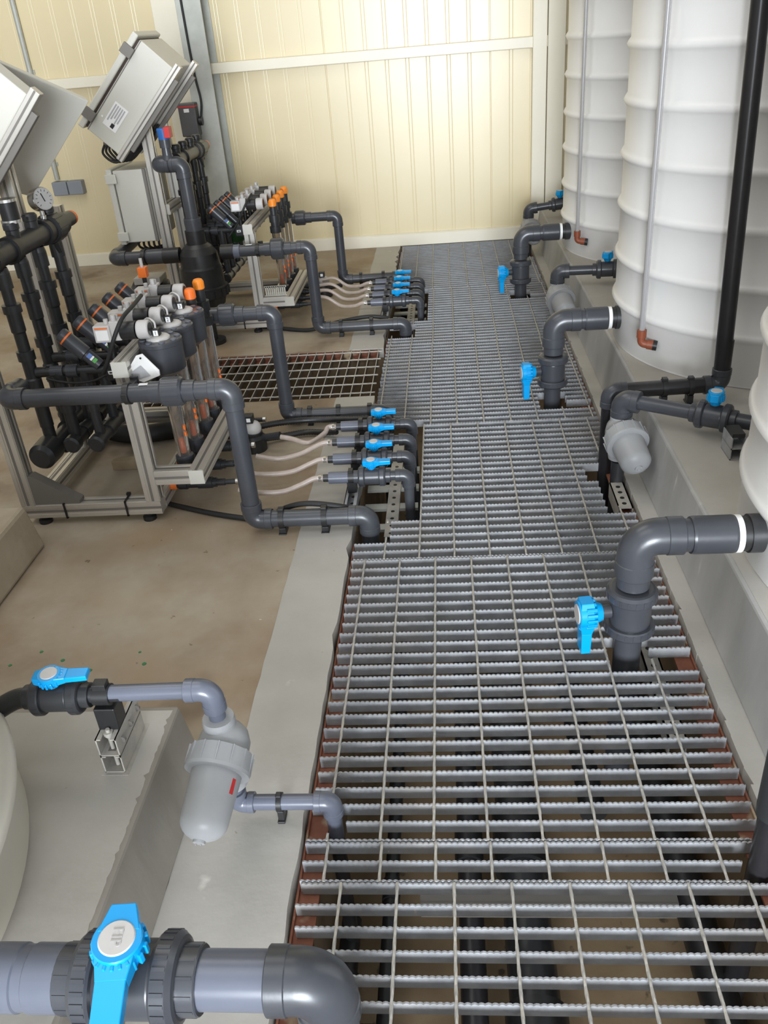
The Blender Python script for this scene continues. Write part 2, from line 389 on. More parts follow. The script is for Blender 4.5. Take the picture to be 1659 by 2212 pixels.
tag(bl, 'rough concrete block at the left edge in front of the nearer aluminium frame', 'block')

# back wall: panels with pairs of fine grooves
def wall_profile(x0, x1):
    prof = [(x0, 0)]; k = -40
    while True:
        x = -.707 + .1265 * k
        if x > x1 - .02: break
        if x > x0 + .02:
            if k % 8 == 0: prof += [(x - .005, 0), (x - .002, .0035), (x + .002, .0035), (x + .005, 0)]
            else: prof += [(x - .013, 0), (x - .010, .0006), (x - .007, 0), (x + .007, 0), (x + .010, .0006), (x + .013, 0)]
        k += 1
    prof.append((x1, 0)); return prof
w = MB(); pr = wall_profile(-4.6, 2.4)
for i in range(len(pr) - 1):
    (xa, da), (xb, db) = pr[i], pr[i + 1]; q = len(w.v)
    w.v += [V((xa, WY + da, -.02)), V((xb, WY + db, -.02)), V((xb, WY + db, 3.8)), V((xa, WY + da, 3.8))]; w.f.append([q, q + 1, q + 2, q + 3]); w.sm.append(False)
w.box(-4.6, 2.4, WY + .02, WY + .1, -.02, 3.8)
struct(w.build('wall_back', 'wall'))
b = MB().box(-4.6, .70, WY - .022, WY + .02, 0, .075); b.prism([(-4.6, WY - .022, .075), (-4.6, WY - .012, .082), (-4.6, WY + .02, .082), (-4.6, WY + .02, .075)], (5.3, 0, 0))
struct(b.build('baseboard_back', 'cream', bev=.003))
struct(MB().box(-4.6, -1.5, WY - .06, WY + .01, 1.105, 1.165).build('trim_3', 'cream', bev=.004))
struct(MB().box(-1.42, .60, WY - .06, WY + .01, 1.120, 1.180).build('trim_4', 'cream', bev=.004))
struct(MB().box(.60, 2.4, WY - .06, WY + .01, 1.120, 1.180).build('trim_5', 'cream', bev=.004))
t6 = MB().box(.555, .640, WY - .075, WY + .01, 0, 3.8); t6.box(.644, .748, WY - .085, WY + .01, 0, 3.8); struct(t6.build('trim_6', 'cream', bev=.004))
struct(MB().box(-1.72, -1.535, WY - .045, WY + .01, 0, 3.8).build('trim_7', 'cream', bev=.004))
# galvanised H column in front of the wall
c = MB(); c.box(-1.525, -1.375, WY - .215, WY - .203, 0, 3.8); c.box(-1.525, -1.375, WY - .012, WY - .002, 0, 3.8); c.box(-1.456, -1.444, WY - .205, WY - .01, 0, 3.8)
c.box(-1.57, -1.33, WY - .25, WY - .0, 0, .012)
struct(c.build('column', 'column', bev=.002))
# remaining shell: side walls, ceiling, front wall with the big doorway behind the viewer
struct(MB().box(-4.68, -4.6, YF, WY + .1, 0, 3.8).build('wall_left', 'shell'))
struct(MB().box(2.3, 2.38, YF, WY + .1, 0, 3.8).build('wall_right', 'shell'))
f = MB(); f.box(-4.6, -1.3, YF - .08, YF, 0, 3.8); f.box(1.5, 2.38, YF - .08, YF, 0, 3.8); f.box(-1.3, 1.5, YF - .08, YF, 2.5, 3.8)
struct(f.build('wall_front', 'shell'))
struct(MB().box(-4.68, 2.38, YF - .08, WY + .1, 3.8, 3.88).build('ceiling', 'ceil'))

# red angle frames the gratings sit in
def ledge(label, segs):
    r = thing('grating_frame', label, 'frame', (segs[0][0], segs[0][2], -.04), 'red painted ledges of the drain channel')
    for (x0, x1, y0, y1, side) in segs:
        m = MB().box(x0, x1, y0, y1, -.0385, -.0325)
        m.build('ledge', 'red', r)
        m = MB()
        if side == 'L': m.box(x0, x0 + .004, y0, y1, -.0325, -.024)
        elif side == 'R': m.box(x1 - .004, x1, y0, y1, -.0325, -.024)
        elif side == 'B': m.box(x0, x1, y1 - .005, y1, -.0325, -.004)
        else: m.box(x0, x1, y0, y0 + .005, -.0325, -.004)
        m.build('upstand', 'red', r)
    return r
ledge('red oxide steel ledge along the left edge of the walkway grating', [(XL + .002, XL + .042, -.3, 2.11, 'L'), (XL + .002, XL + .042, 2.90, sp[2], 'L'), (XL + .002, XL + .042, sp[3], 3.96, 'L'), (XL + .002, XL + .042, 4.76, WY - .05, 'L')])
ledge('red oxide steel ledge along the right edge of the walkway grating', [(XR - .042, XR - .002, -.3, WY - .05, 'R')])
ledge('red oxide steel frame around the side pit between the two machines', [(sp[0], XL - .03, sp[3] - .042, sp[3] - .002, 'B'), (sp[0], XL - .03, sp[2] + .002, sp[2] + .042, 'F')])

# ------------------------------------------------------------------ gratings
def sub(x0, x1, cuts):
    seg = [(x0, x1)]
    for a, b in cuts:
        out = []
        for s_, e_ in seg:
            if b <= s_ or a >= e_: out.append((s_, e_)); continue
            if a > s_ + .004: out.append((s_, a))
            if b < e_ - .004: out.append((b, e_))
        seg = out
    return seg
def serrated(mb, x0, x1, y, th=.0034, top=-.0006, bot=-.030, tooth=.0105, dep=.0030):
    n = max(2, int((x1 - x0) / tooth)); pts = []
    for k in range(n):
        a = x0 + (x1 - x0) * k / n; w = (x1 - x0) / n
        pts += [(a, top - dep * .55), (a + w * .28, top), (a + w * .62, top - dep * .25), (a + w * .88, top - dep)]
    pts.append((x1, top - dep * .55)); i = len(mb.v)
    for x, z in pts:
        for yy in (y - th / 2, y + th / 2): mb.v += [V((x, yy, bot)), V((x, yy, z))]
    for k in range(len(pts) - 1):
        a, b = i + 4 * k, i + 4 * k + 4
        for q in ((a, b, b + 1, a + 1), (a + 3, b + 3, b + 2, a + 2), (a + 1, b + 1, b + 3, a + 3), (a + 2, b + 2, b, a)):
            mb.f.append(list(q)); mb.sm.append(False)
    e = i + 4 * (len(pts) - 1)
    mb.f.append([i, i + 1, i + 3, i + 2]); mb.f.append([e, e + 2, e + 3, e + 1]); mb.sm += [False, False]
def rod(mb, p, q, r=.0031, n=4):
    p, q = V(p), V(q); d = q - p; k = max(2, int(d.length / .012)); u, w = perp(d)
    for i in range(k + 1):
        c = p + d * (i / k); tw = .55 * i
        for j in range(n):
            a = tw + 2 * PI * j / n; mb.v.append(c + u * r * math.cos(a) + w * r * math.sin(a))
    b = len(mb.v) - n * (k + 1)
    for i in range(k):
        for j in range(n):
            mb.f.append([b + i * n + j, b + i * n + (j + 1) % n, b + (i + 1) * n + (j + 1) % n, b + (i + 1) * n + j][::-1]); mb.sm.append(False)
    mb.f.append([b + j for j in range(n)]); mb.f.append([b + k * n + j for j in range(n)][::-1]); mb.sm += [False, False]
PITCH = .0419
def grating(label, y0, y1, phase, cuts=(), x0=-.302, x1=.532):
    """y0 near edge, y1 far edge; bars run across the channel, rods along it; cuts are (xa, xb, ya, yb) notches for the pipes"""
    t = thing('floor_grating', label, 'grating', ((x0 + x1) / 2, y0, -.03), 'serrated steel gratings of the walkway')
    n = int(round((y1 - y0) / PITCH)); ys = [y0 + .002 + (y1 - y0 - .004) * k / n for k in range(n + 1)]
    for y in ys:
        jit = random.uniform(-.003, .003)
        for a, b in sub(x0 + jit, x1 + jit, [(c[0], c[1]) for c in cuts if c[2] < y < c[3]]):
            if b - a > .015:
                mb = MB(); serrated(mb, a, b, y); mb.build('bearing_bar', 'galv', t)
    x = phase
    while x - .1 > x0 + .01: x -= .1
    while x < x1 - .01:
        if x > x0 + .008:
            for a, b in sub(y0, y1, [(c[2] + .006, c[3] - .006) for c in cuts if c[0] < x < c[1]]):
                mb = MB(); rod(mb, (x, a, -.0022), (x, b, -.0022)); mb.build('cross_rod', 'rod', t)
        x += .1
    return t
RTY = (1.578, 3.10, 4.575)
grating('nearest serrated walkway grating, at the bottom edge of the view', .03, .9515, -.228, [(-.31, -.10, .52, .66)])
grating('narrow infill grating strip of three bars before the nearest panel', .9535, 1.0365, -.2605, [(.475, .54, .945, 1.0)])
grating('large open walkway grating under the nearest vertical tank outlet pipe', 1.0395, 1.987, -.264,
        [(-.31, -.232, 1.05, 1.105), (.34, .437, 1.53, 1.615), (.437, .54, 1.53, 1.565), (.505, .54, 1.03, 1.05)])
grating('walkway grating cut out around the nearer row of blue dosing valves', 1.990, 2.898, -.210,
        [(-.31, -.200, 2.10, 2.20), (-.31, -.112, 2.20, 2.91), (.455, .54, 2.235, 2.47), (.425, .54, 2.44, 2.52)])
grating('walkway grating beside the square mesh side pit', 2.901, 3.826, -.085, [(-.31, -.112, 2.89, 2.93), (.335, .44, 3.0, 3.14), (.44, .54, 3.0, 3.035)])
grating('walkway grating beside the farther row of blue dosing valves', 3.829, 4.755, -.082, [(-.31, -.17, 3.95, 4.12), (-.31, -.112, 4.2, 4.77), (.45, .54, 3.80, 4.02), (.33, .54, 4.50, 4.53), (.33, .44, 4.52, 4.62)])
grating('farthest walkway grating, against the cream back wall', 4.758, WY - .03, -.090, [(-.31, -.2, 4.75, 4.98), (.46, .54, 5.35, 5.5)])
# side pit: plain bars seen end on
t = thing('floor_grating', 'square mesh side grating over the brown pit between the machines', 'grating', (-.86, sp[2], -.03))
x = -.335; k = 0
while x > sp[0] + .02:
    mb = MB().box(x - .0015, x + .0015, sp[2] + .006, sp[3] - .006, -.030, -.0012); bo = mb.build('bearing_bar', 'shadedsteel', t); x -= .0419
    MB().box(x + .0419 - .0016, x + .0419 + .0016, sp[2] + .006, sp[3] - .006, -.0012, .0002).build('pale_top_edge', 'rod', bo)  # paler strip paints the lighter bar top above the shaded faces
for y in (3.245, 3.345, 3.445, 3.545, 3.645, 3.745):
    mb = MB(); rod(mb, (sp[0] + .02, y, -.002), (-.318, y, -.002), .0036); mb.build('cross_rod', 'rod', t)

# ------------------------------------------------------------------ tanks
def tank(label, x, y, r, z0, mname, ribs, ztop, tube_at=None, group='white ribbed tanks on the right plinth'):
    t = thing('storage_tank', label, 'tank', (x, y, z0), group)
    prof = [(0, 0), (0, r * .985), (.012, r)]
    for zr in ribs:
        z = zr - z0; g = .012
        prof += [(z - .020, r), (z - .011, r + g * .55), (z, r + g), (z + .011, r + g * .55), (z + .020, r)]
    prof += [(ztop - z0 - .12, r), (ztop - z0 - .06, r * .97), (ztop - z0 - .02, r * .9), (ztop - z0 + .04, r * .5), (ztop - z0 + .06, 0)]
    MB().lathe((x, y, z0), (0, 0, 1), prof, 96).build('tank_shell', mname, t)
    MB().sharp((x, y, ztop + .03), (0, 0, 1), [(0, .2), (.05, .2), (.06, .18)], 32).build('tank_lid', mname, t)
    return t
RIBS = [.365, .520, .693, .857, 1.026, 1.192, 1.358, 1.524, 1.69, 1.856]
TX, TR = 1.207, .585
tank('farthest white ribbed tank, beside the back wall', TX, 4.69, TR, .2015, 'white', RIBS, 2.05)
tank('middle white ribbed tank with a milky level tube and brown elbow', TX, 3.13, TR, .2015, 'white', RIBS, 2.05)
tank('nearest right-hand ribbed tank, cut by the right edge of the view', TX + .022, 1.615, TR, .2015, 'white', RIBS, 2.05)
tank('ivory tank at the lower left corner of the view', -1.245, .70, .555, .1735, 'ivory', [.30, .47, .64, .81], 1.0, group='ivory tank')
# level tubes
def level(label, px, py, cx, cy, ztop, tilt=0.):
    d = V((cx - px, cy - py, 0)).normalized()
    t = thing('level_tube', label, 'tube', (px, py, .30), 'sight tubes on the white tanks')
    MB().cyl((px, py, .315), (px + tilt, py, ztop), .0095, n=14).build('tube', 'leveltube', t)
    o = V((px, py, .292)); q = V((.034, -.010, -.004)); qn = q.normalized()
    e = MB(); e.tube(fillet([(px, py, .335), o, o + q], .014, 6), .0135, 16)
    e.sharp((px, py, .314), (0, 0, 1), [(0, .0165), (.026, .0165)], 16); e.sharp(o + q * .55, qn, [(0, .0165), (.020, .0165)], 16)
    e.build('elbow', 'terracotta', t)
    MB().cyl(o + q * .55 + qn * .020, o + q * .55 + qn * .034, .0175, n=16).build('tank_nut', 'black', t)
    return t
level('milky level tube with brown bottom elbow on the middle white tank', .654, 2.843, TX, 3.13, 1.95)
level('milky level tube with brown bottom elbow on the farthest white tank', .655, 4.405, TX, 4.69, 1.95)

# ------------------------------------------------------------------ right-hand tank outlets
def outlet(label, y, tx):
    t = thing('tank_outlet', label, 'pipe', (.388, y, -.45), 'vertical outlet valves of the white tanks')
    x, z, r = .388, .306, .0375
    MB().cyl((x, y, -.40), (x, y, .06), .0315, n=32).build('riser_pipe', 'pvc', t)
    valve(t, (x, y, .112), (0, 0, 1), (-1, -.12, 0), (0, .0, -1), .034, L=.155, body=1.36, ends=False, hup=1.46, hk=.92, hh=1.75, ll=.98, tail=1.15)
    elbow(t, (x, y, z), (x, y, 0), (1, y, z), r, arm=2.6, k=1.1)
    MB().cyl((x, y, .18), (x, y, .235), r * .98, n=32).build('pipe', 'pvc', t)
    MB().cyl((x + .07, y, z), (x + .15, y, z), r * .97, n=32).build('pipe', 'pvc', t)
    socket(t, (x + .112, y, z), (tx - .048, y, z), r, k=1.12)
    MB().cyl((tx - .048, y, z), (tx - .036, y, z), r * 1.10, n=32).build('seal_ring', 'whitering', t)
    MB().cyl((tx - .038, y, z), (tx - .018, y, z), r * 1.02, n=32).build('neck', 'black', t)
    MB().sharp((tx - .020, y, z), (1, 0, 0), [(0, r * 1.13), (.028, r * 1.13), (.029, r * 1.1)], 32).build('tank_flange', 'pvcdark', t)
    return t
outlet('nearest tank outlet: vertical ball valve with blue handle rising from the open grating', RTY[0], .640)
outlet('middle tank outlet: vertical ball valve with blue handle below the middle tank', RTY[1], .632)
outlet('farthest tank outlet: vertical ball valve with blue handle near the back wall', RTY[2], .636)

# strainer branches between the tanks
def branch(label, x, y, vend, vfrac, full=True, hl=(.42, .9, 0)):
    t = thing('strainer_branch', label, 'strainer', (x, y, -.45), 'grey strainers beside the white tanks')
    z = .268; r = .0215
    end = V(vend)
    pts = [V((x, y, .20)), V((x, y, z)), end]
    run(t, pts, r, 'pvc', arm=2.5, k=1.52)
    dd = (end - pts[1]).normalized()
    v0 = pts[1] + dd * ((end - pts[1]).length * vfrac)
    valve(t, v0, dd, (0, 0, 1), hl, .0235, L=.12, body=1.45, hk=.92, nib=14, hh=1.9, ll=.62)
    MB().sharp(end - dd * .012, dd, [(0, .026), (.02, .026), (.024, .036), (.05, .036)], 24).build('tank_connector', 'pvcdark', t)
    strainer(t, (x + .004, y - .008, .166), (.15, -.93, -.33), .0500, .108, top=V((x, y, .222)), bot=V((x, y, .07)))
    MB().cyl((x, y, -.40), (x, y, .06), .0215, n=20).build('drop_pipe', 'pvcdark', t)
    return t
branch('grey angle strainer with pipe to the small valve on the nearest right-hand tank', .515, 2.42, (.850, 2.215, .262), .69)
branch('grey angle strainer between the middle and farthest white tanks', .503, 3.94, (.775, 3.90, .274), .80)
branch('grey angle strainer close to the back wall behind the farthest tank outlet', .505, 5.42, (.755, 5.40, .295), .74)

# black vertical pipe
t = thing('drain_pipe', 'tall black pipe between the middle and nearest white tanks, elbowing left over the plinth edge', 'pipe', (.833, 2.53, .24))
run(t, [(.790, 2.53, 2.1), (.836, 2.53, .262)], .0245, 'blackpipe')
run(t, [(.836, 2.53, .40), (.836, 2.53, .258), (.498, 2.53, .250), (.498, 2.53, -.4)], .0245, 'blackpipe', 'pvc', arm=2.1)
for xx in (.665, .745): clip(t, (xx, 2.53, .254), (1, 0, 0), .0245, base=.03)
# strut bracket on plinth under the small valve
t = thing('strut_bracket', 'small galvanised strut bracket on the plinth under the nearest tank valve', 'bracket', (.745, 2.19, .2))
m = MB()
for z0 in (.2015, .2335):
    m.box(.752, .755, 2.12, 2.20, z0, z0 + .031); m.box(.789, .792, 2.12, 2.20, z0, z0 + .031); m.box(.752, .792, 2.12, 2.20, z0, z0 + .003)
m.build('strut', 'galv', t); MB().box(.755, .789, 2.13, 2.19, .264, .275).build('clamp_base', 'black', t)
# galvanised bracket in the channel by the strainer
t = thing('strut_bracket', 'galvanised perforated bracket in the channel opening beside the right strainer', 'bracket', (.515, 2.27, -.1))
m = MB().box(.488, .532, 2.24, 2.40, -.012, -.008); m.box(.488, .492, 2.24, 2.40, -.06, -.008); m.box(.528, .532, 2.24, 2.40, -.06, -.008); m.build('strut', 'rod', t)
m = MB()
for k in range(4): m.cyl((.51, 2.265 + .035 * k, -.0081), (.51, 2.265 + .035 * k, -.0070), .007, n=10)
m.build('slot_holes', 'ink', t)
t = thing('strut_bracket', 'galvanised perforated strut seen in the channel beside the nearest outlet riser', 'bracket', (.455, 1.6, -.16))
m = MB().box(.438, .478, 1.35, 1.75, -.076, -.072); m.box(.438, .442, 1.35, 1.75, -.115, -.072); m.box(.474, .478, 1.35, 1.75, -.115, -.072); m.build('strut', 'rod', t)
m = MB()
for k in range(12): m.cyl((.458, 1.37 + .032 * k, -.0721), (.458, 1.37 + .032 * k, -.0712), .006, n=10)
m.build('slot_holes', 'ink', t)
# pipe at bottom right corner
t = thing('drain_pipe', 'black standing pipe at the lower right edge, passing down beside the grating', 'pipe', (.503, .985, -.45))
MB().cyl((.503, .985, -.40), (.503, .985, .175), .0215, n=24).build('pipe', 'blackpipe', t)
socket(t, (.503, .985, .13), (.503, .985, .42), .0215, 'pvcdark', k=1.25)

# ------------------------------------------------------------------ near left big valve (R1)
y1, z1 = .618, .262
t = thing('tank_outlet', 'large grey outlet pipe at the bottom left with a big blue ball valve handle', 'pipe', (-.45, y1, .17))
r = .0365
MB().cyl((-.70, y1, z1), (-.655, y1, z1), r * 1.25, n=36).build('tank_flange', 'pvcdark', t)
MB().cyl((-.657, y1, z1), (-.632, y1, z1), r * 1.16, n=36).build('seal_ring', 'whitering', t)
s = MB().sharp((-.634, y1, z1), (1, 0, 0), [(0, r * 1.08), (.006, r * 1.16), (.045, r * 1.16), (.047, r * 1.10), (.06, r * 1.10), (.062, r * 1.16), (.13, r * 1.16)], 40); s.build('tank_socket', 'pvcblue', t)
hv = valve(t, (-.440, y1, z1), (1, 0, 0), (.04, -.08, 1), (.09, -.97, -.18), r * .98, m='pvc', L=.172, body=1.34, hk=.86, hup=1.20, drop=-.012, nib=26, hh=1.35, ll=1.15)
MB().cyl((-.36, y1, z1), (-.215, y1, z1), r, n=40).build('pipe', 'pvcblue', t)
elbow(t, (-.190, y1, z1), (-1, y1, z1), (-.190, y1, 0), r, 'pvc', arm=1.95, k=1.13)
MB().cyl((-.190, y1, .2), (-.190, y1, -.40), r, n=36).build('drop_pipe', 'pvc', t)
# moulded letters on the handle cap
h, cp, hr = hv
fc = bpy.data.curves.new('lettering', 'FONT'); fc.body = 'FIP'; fc.size = hr * .62; fc.extrude = .0004; fc.align_x = 'CENTER'; fc.align_y = 'CENTER'; fc.resolution_u = 2
fo = bpy.data.objects.new('lettering', fc); dg = None
COL.objects.link(fo); bpy.context.view_layer.update()
me = bpy.data.meshes.new_from_object(fo.evaluated_get(bpy.context.evaluated_depsgraph_get())); bpy.data.objects.remove(fo)
_n = V((.04, -.08, 1)).normalized(); _x = V((.07, -.97, -.0)); _x = (_x - _n * _x.dot(_n)).normalized(); _y = _n.cross(_x)
mo = Matrix.Translation(cp + _n * .0006 - ROOT[h]) @ Matrix((_x, _y, _n)).transposed().to_4x4(); me.transform(mo)
me.materials.clear(); me.materials.append(M['letter'])
lo = bpy.data.objects.new('lettering', me); COL.objects.link(lo); lo.parent = h

# ------------------------------------------------------------------ left strainer line (R2)
t = thing('strainer_branch', 'grey angle strainer on the left floor with pipe, elbow and blue-handled valve', 'strainer', (-.435, 1.09, 0))
r = .0150; sy = 1.09; zt = .330; zl = .046
run(t, [(-.62, sy, zt - .004), (-.438, sy, zt), (-.436, sy, .22)], r, 'pvcblue', arm=3.0, k=1.36)
MB().cyl((-.66, sy, zt - .006), (-.60, sy, zt - .004), r, n=24).build('pipe', 'pvcdark', t)
valve(t, (-.715, sy, zt - .008), (1, 0, .02), (0, -.1, 1), (1, .05, .03), .0185, m='pvcdark', L=.112, body=1.5, hk=1.08, hup=1.12, nib=18, hh=1.35)
MB().tube(smooth([(-.765, sy, zt - .01), (-.80, sy, zt - .016), (-.85, sy - .015, zt - .04), (-.93, sy - .05, zt - .08), (-1.0, sy - .08, zt - .1)], 6), .0185, 18).build('inlet_pipe', 'pvcdark', t)
strainer(t, (-.432, sy - .008, .210), (-.12, -.90, -.40), .0450, .125, top=V((-.436, sy, .266)), bot=V((-.436, sy, .10)))
run(t, [(-.436, sy, .10), (-.436, sy, zl), (-.255, sy, zl), (-.255, sy, -.05)], r, 'pvcblue', arm=2.2, k=1.30)
MB().cyl((-.255, sy, -.0), (-.255, sy, -.40), r * .98, n=20).build('drop_pipe', 'black', t)
clip(t, (-.355, sy, zl), (1, 0, 0), r * 1.05, base=.028)
n0, rr = V((-.436, sy - .004, .172)), .04
_d = V((-.12, -.90, -.40)).normalized(); _s = V((.80, -.10, .35)); _s = (_s - _d * _s.dot(_d)).normalized()
st = MB().obox(V((-.432, sy - .008, .210)) + _d * .080 + _s * .0440, _d, _d.cross(_s), _s, .026, .008, .0014); st.build('red_sticker', 'red_paint', t)
t = thing('pipe_support', 'galvanised strut upstand with black pipe clamp on the low left plinth', 'support', (-.633, 1.10, .172))
def strut(mb, x0, x1, y0, y1, z0, z1, th=.0025):
    mb.box(x0, x0 + th, y0, y1, z0, z1); mb.box(x1 - th, x1, y0, y1, z0, z1); mb.box(x0, x1, y0, y1, z0, z0 + th)
    mb.box(x0, x0 + .01, y0, y1, z1 - th, z1); mb.box(x1 - .01, x1, y0, y1, z1 - th, z1)
m = MB(); strut(m, -.652, -.614, 1.05, 1.165, .1725, .212); strut(m, -.652, -.614, 1.05, 1.165, .2135, .254); m.build('strut', 'rod', t)
m = MB().box(-.64, -.626, 1.06, 1.16, .2135, .2165)
for k in range(3): m.cyl((-.6135, 1.07 + .04 * k, .233), (-.6132, 1.075 + .04 * k, .233), .007, n=10)
m.build('slot_holes', 'slot', t)
m = MB().cyl((-.633, 1.068, .176), (-.633, 1.068, .262), .004, n=10); m.cyl((-.633, 1.068, .248), (-.633, 1.068, .256), .009, n=6); m.build('bolt', 'rod', t)
m = MB().box(-.652, -.614, 1.074, 1.112, .254, .302); m.build('clamp_base', 'black', t, bev=.002)
m = MB().sharp((-.648, sy, zt - .006), (1, 0, 0), [(0, .0195), (.030, .0195)], 20); m.box(-.645, -.621, sy - .01, sy + .01, zt + .008, zt + .022); m.build('clamp_ring', 'black', t, bev=.001)
MB().box(-.657, -.607, 1.043, 1.172, .1722, .1734).build('base_pad', 'rod', t)

# ------------------------------------------------------------------ channel pipes
def pitpipe(label, x, y0, y1, r, z, m, tees=()):
    t = thing('channel_pipe', label, 'pipe', (x, y0, z), 'pipes lying in the channel')
    MB().cyl((x, y0, z), (x, y1, z), r, n=20).build('pipe', m, t)
    for yy in tees: MB().sharp((x, yy - r * 1.6, z), (0, 1, 0), [(0, r * 1.22), (r * 3.2, r * 1.22)], 20).build('coupling', 'black', t)
pitpipe('thin black pipe in the channel left of centre', -.175, .2, 2.9, .0165, -.36, 'black', (1.19, 1.5))
pitpipe('slim dark pipe in the middle of the channel', .0, .2, 5.6, .0270, -.36, 'blackpipe', (1.3,))
pitpipe('thick grey green pipe in the middle of the channel', .118, .0, 5.6, .050, -.36, 'pvcdark', (1.32, .85))
pitpipe('dark pipe in the channel near its right wall', .47, .0, 1.9, .038, -.36, 'black', ())
pitpipe('dark pipe in the channel under the left wall', -.262, .2, 1.14, .022, -.39, 'black', (.98,))
pitpipe('black pipe in the channel right of the thick pipe', .30, 1.4, 5.6, .032, -.36, 'black', ())
t = thing('channel_pipe', 'short dark crossing pipe low in the channel near the bottom left', 'pipe', (-.2, .935, -.40))
MB().cyl((-.25, .90, -.40), (-.06, .90, -.40), .022, n=16).build('pipe', 'blackpipe', t)
t = thing('channel_strut', 'dull steel cross strut below the narrow infill grating', 'strut', (.1, 1.06, -.22))
MB().box(-.10, .40, 1.05, 1.09, -.205, -.200).box(-.10, .40, 1.05, 1.055, -.245, -.20).build('strut', 'slot', t)

# ------------------------------------------------------------------ machine outlet loops (R3, R4 and their far twins)
def loop(label, y, xs, zu, xv, zl, xe, r, unions=(), clips=(), start=None, flag=None, deep=True, group=None, un_k=1.62):
    t = thing('outlet_pipe', label, 'pipe', (xv, y, 0), group)
    pts = ([start] if start else []) + [(xs, y, zu), (xv, y, zu), (xv, y, zl), (xe, y, zl), (xe, y, -.12)]
    run(t, pts, r, 'pvc', arm=2.25, k=1.17)
    MB().cyl((xe, y, -.1), (xe, y, -.40), r, n=20).build('drop_pipe', 'pvcdark', t)
    for ux in unions: union(t, (ux, y, zu), (1, 0, 0), r, k=un_k)
    for cx in clips: clip(t, (cx, y, zl), (1, 0, 0), r, base=max(.006, zl - r))
    if flag: MB().obox((flag, y - .004, zu + r + .0008), (1, 0, 0), (0, 1, 0), (0, 0, 1), .042, .014, .0015).build('flow_label', 'paper', t)
    return t
L1 = loop('thick grey looped outlet pipe crossing in front of the nearer machine', 2.16, -1.262, .468, -.612, .045, -.262, .0262, unions=(-.775,), clips=(-.525, -.395), start=(-1.262, 2.26, .468), flag=-.845)
clip(L1, (-.905, 2.16, .468), (1, 0, 0), .0262, down=(0, 1, 0), base=.045)
loop('grey looped outlet pipe rising behind the nearer machine to the blue valves', 2.955, -.845, .442, -.632, .036, -.255, .0250, unions=(-.80,), clips=(-.545, -.435, -.315))
L3 = loop('thick grey looped outlet pipe from the black filter of the farther machine', 4.0, -1.045, .436, -.640, .045, -.215, .0262, unions=(-.79,), clips=(-.53, -.38), un_k=1.9)
clip(L3, (-.885, 4.0, .436), (1, 0, 0), .0262, down=(0, 1, 0), base=.05)
MB().cyl((-1.01, 4.0, .436), (-.97, 4.0, .436), .031, n=24).build('collar', 'pvcblue', L3)
MB().obox((-.925, 3.996, .4635), (1, 0, 0), (0, 1, 0), (0, 0, 1), .03, .014, .0015).build('flow_label', 'paper', L3)
loop('farthest grey looped outlet pipe beside the cream back wall', 4.86, -.845, .408, -.603, .052, -.262, .0250, unions=(-.81,), clips=(-.50, -.37))

# ------------------------------------------------------------------ dosing lines: clear hose, socket, ball valve, elbow into the channel
def dosing(label, y, hose_pts, group, zl=.076, hose_r=.0088, tag_y=None):
    t = thing('dosing_line', label, 'dosing line', (-.30, y, 0), group)
    MB().cyl((-.418, y, zl), (-.375, y, zl), .0125, n=16).build('hose_tail', 'pvcdark', t)
    s = MB().sharp((-.400, y, zl), (1, 0, 0), [(0, .019), (.066, .019), (.067, .016)], 22); s.ribs((-.400, y, zl), (1, 0, 0), .004, .062, .0187, 12, .0012, .001); s.build('socket', 'pvcblue', t)
    MB().cyl((-.34, y, zl), (-.20, y, zl), .0155, n=20).build('pipe', 'pvc', t)
    valve(t, (-.262, y, zl), (1, 0, 0), (0, -.04, 1), (1, 0, .02), .0178, m='pvc', L=.108, body=1.5, hk=1.02, hup=1.1, nib=16, hh=1.75)
    run(t, [(-.21, y, zl), (-.148, y, zl), (-.148, y, -.39)], .0160, 'pvc', arm=2.5, k=1.27)
    m = MB().sharp((-.338, y, zl), (1, 0, 0), [(0, .0212), (.020, .0212)], 18); m.box(-.342, -.314, y - .018, y + .018, .028, zl - .012); m.box(-.336, -.322, y - .010, y + .010, zl + .014, zl + .028); m.build('pipe_clip', 'black', t)
    h = MB().tube(smooth(hose_pts + [(-.447, y, zl), (-.412, y, zl)], 7), hose_r, 12).build('hose', 'hose', t)
    MB().sharp((-.434, y, zl), (1, 0, 0), [(0, .0108), (.010, .0108)], 14).box(-.432, -.424, y - .014, y - .006, zl + .004, zl + .014).build('hose_clamp', 'chrome', t)
    return t
YA = (2.350, 2.482, 2.612, 2.742)
HA = ([(-.685, 2.31, .070), (-.63, 2.305, .058), (-.55, 2.318, .050), (-.49, 2.338, .062)],
      [(-.690, 2.43, .066), (-.62, 2.435, .054), (-.54, 2.455, .050), (-.48, 2.475, .066)],
      [(-.676, 2.555, .064), (-.60, 2.552, .052), (-.53, 2.578, .054), (-.48, 2.600, .068)],
      [(-.615, 2.70, .066), (-.57, 2.69, .060), (-.51, 2.66, .056), (-.46, 2.71, .066)])
LA = ('nearest dosing line of the nearer row, lowest of its four clear hoses', 'second dosing line from the viewer in the nearer row',
      'third dosing line from the viewer in the nearer row', 'farthest dosing line of the nearer row, beside the black corrugated hoses')
for y, hp, lb in zip(YA, HA, LA): dosing(lb, y, hp, 'nearer row of dosing lines with blue valves')
YB = (4.275, 4.405, 4.530, 4.655)
LB = ('nearest dosing line of the farther row, beside the thick looped pipe', 'second dosing line from the viewer in the farther row',
      'third dosing line from the viewer in the farther row', 'last dosing line of the farther row, nearest the back wall')
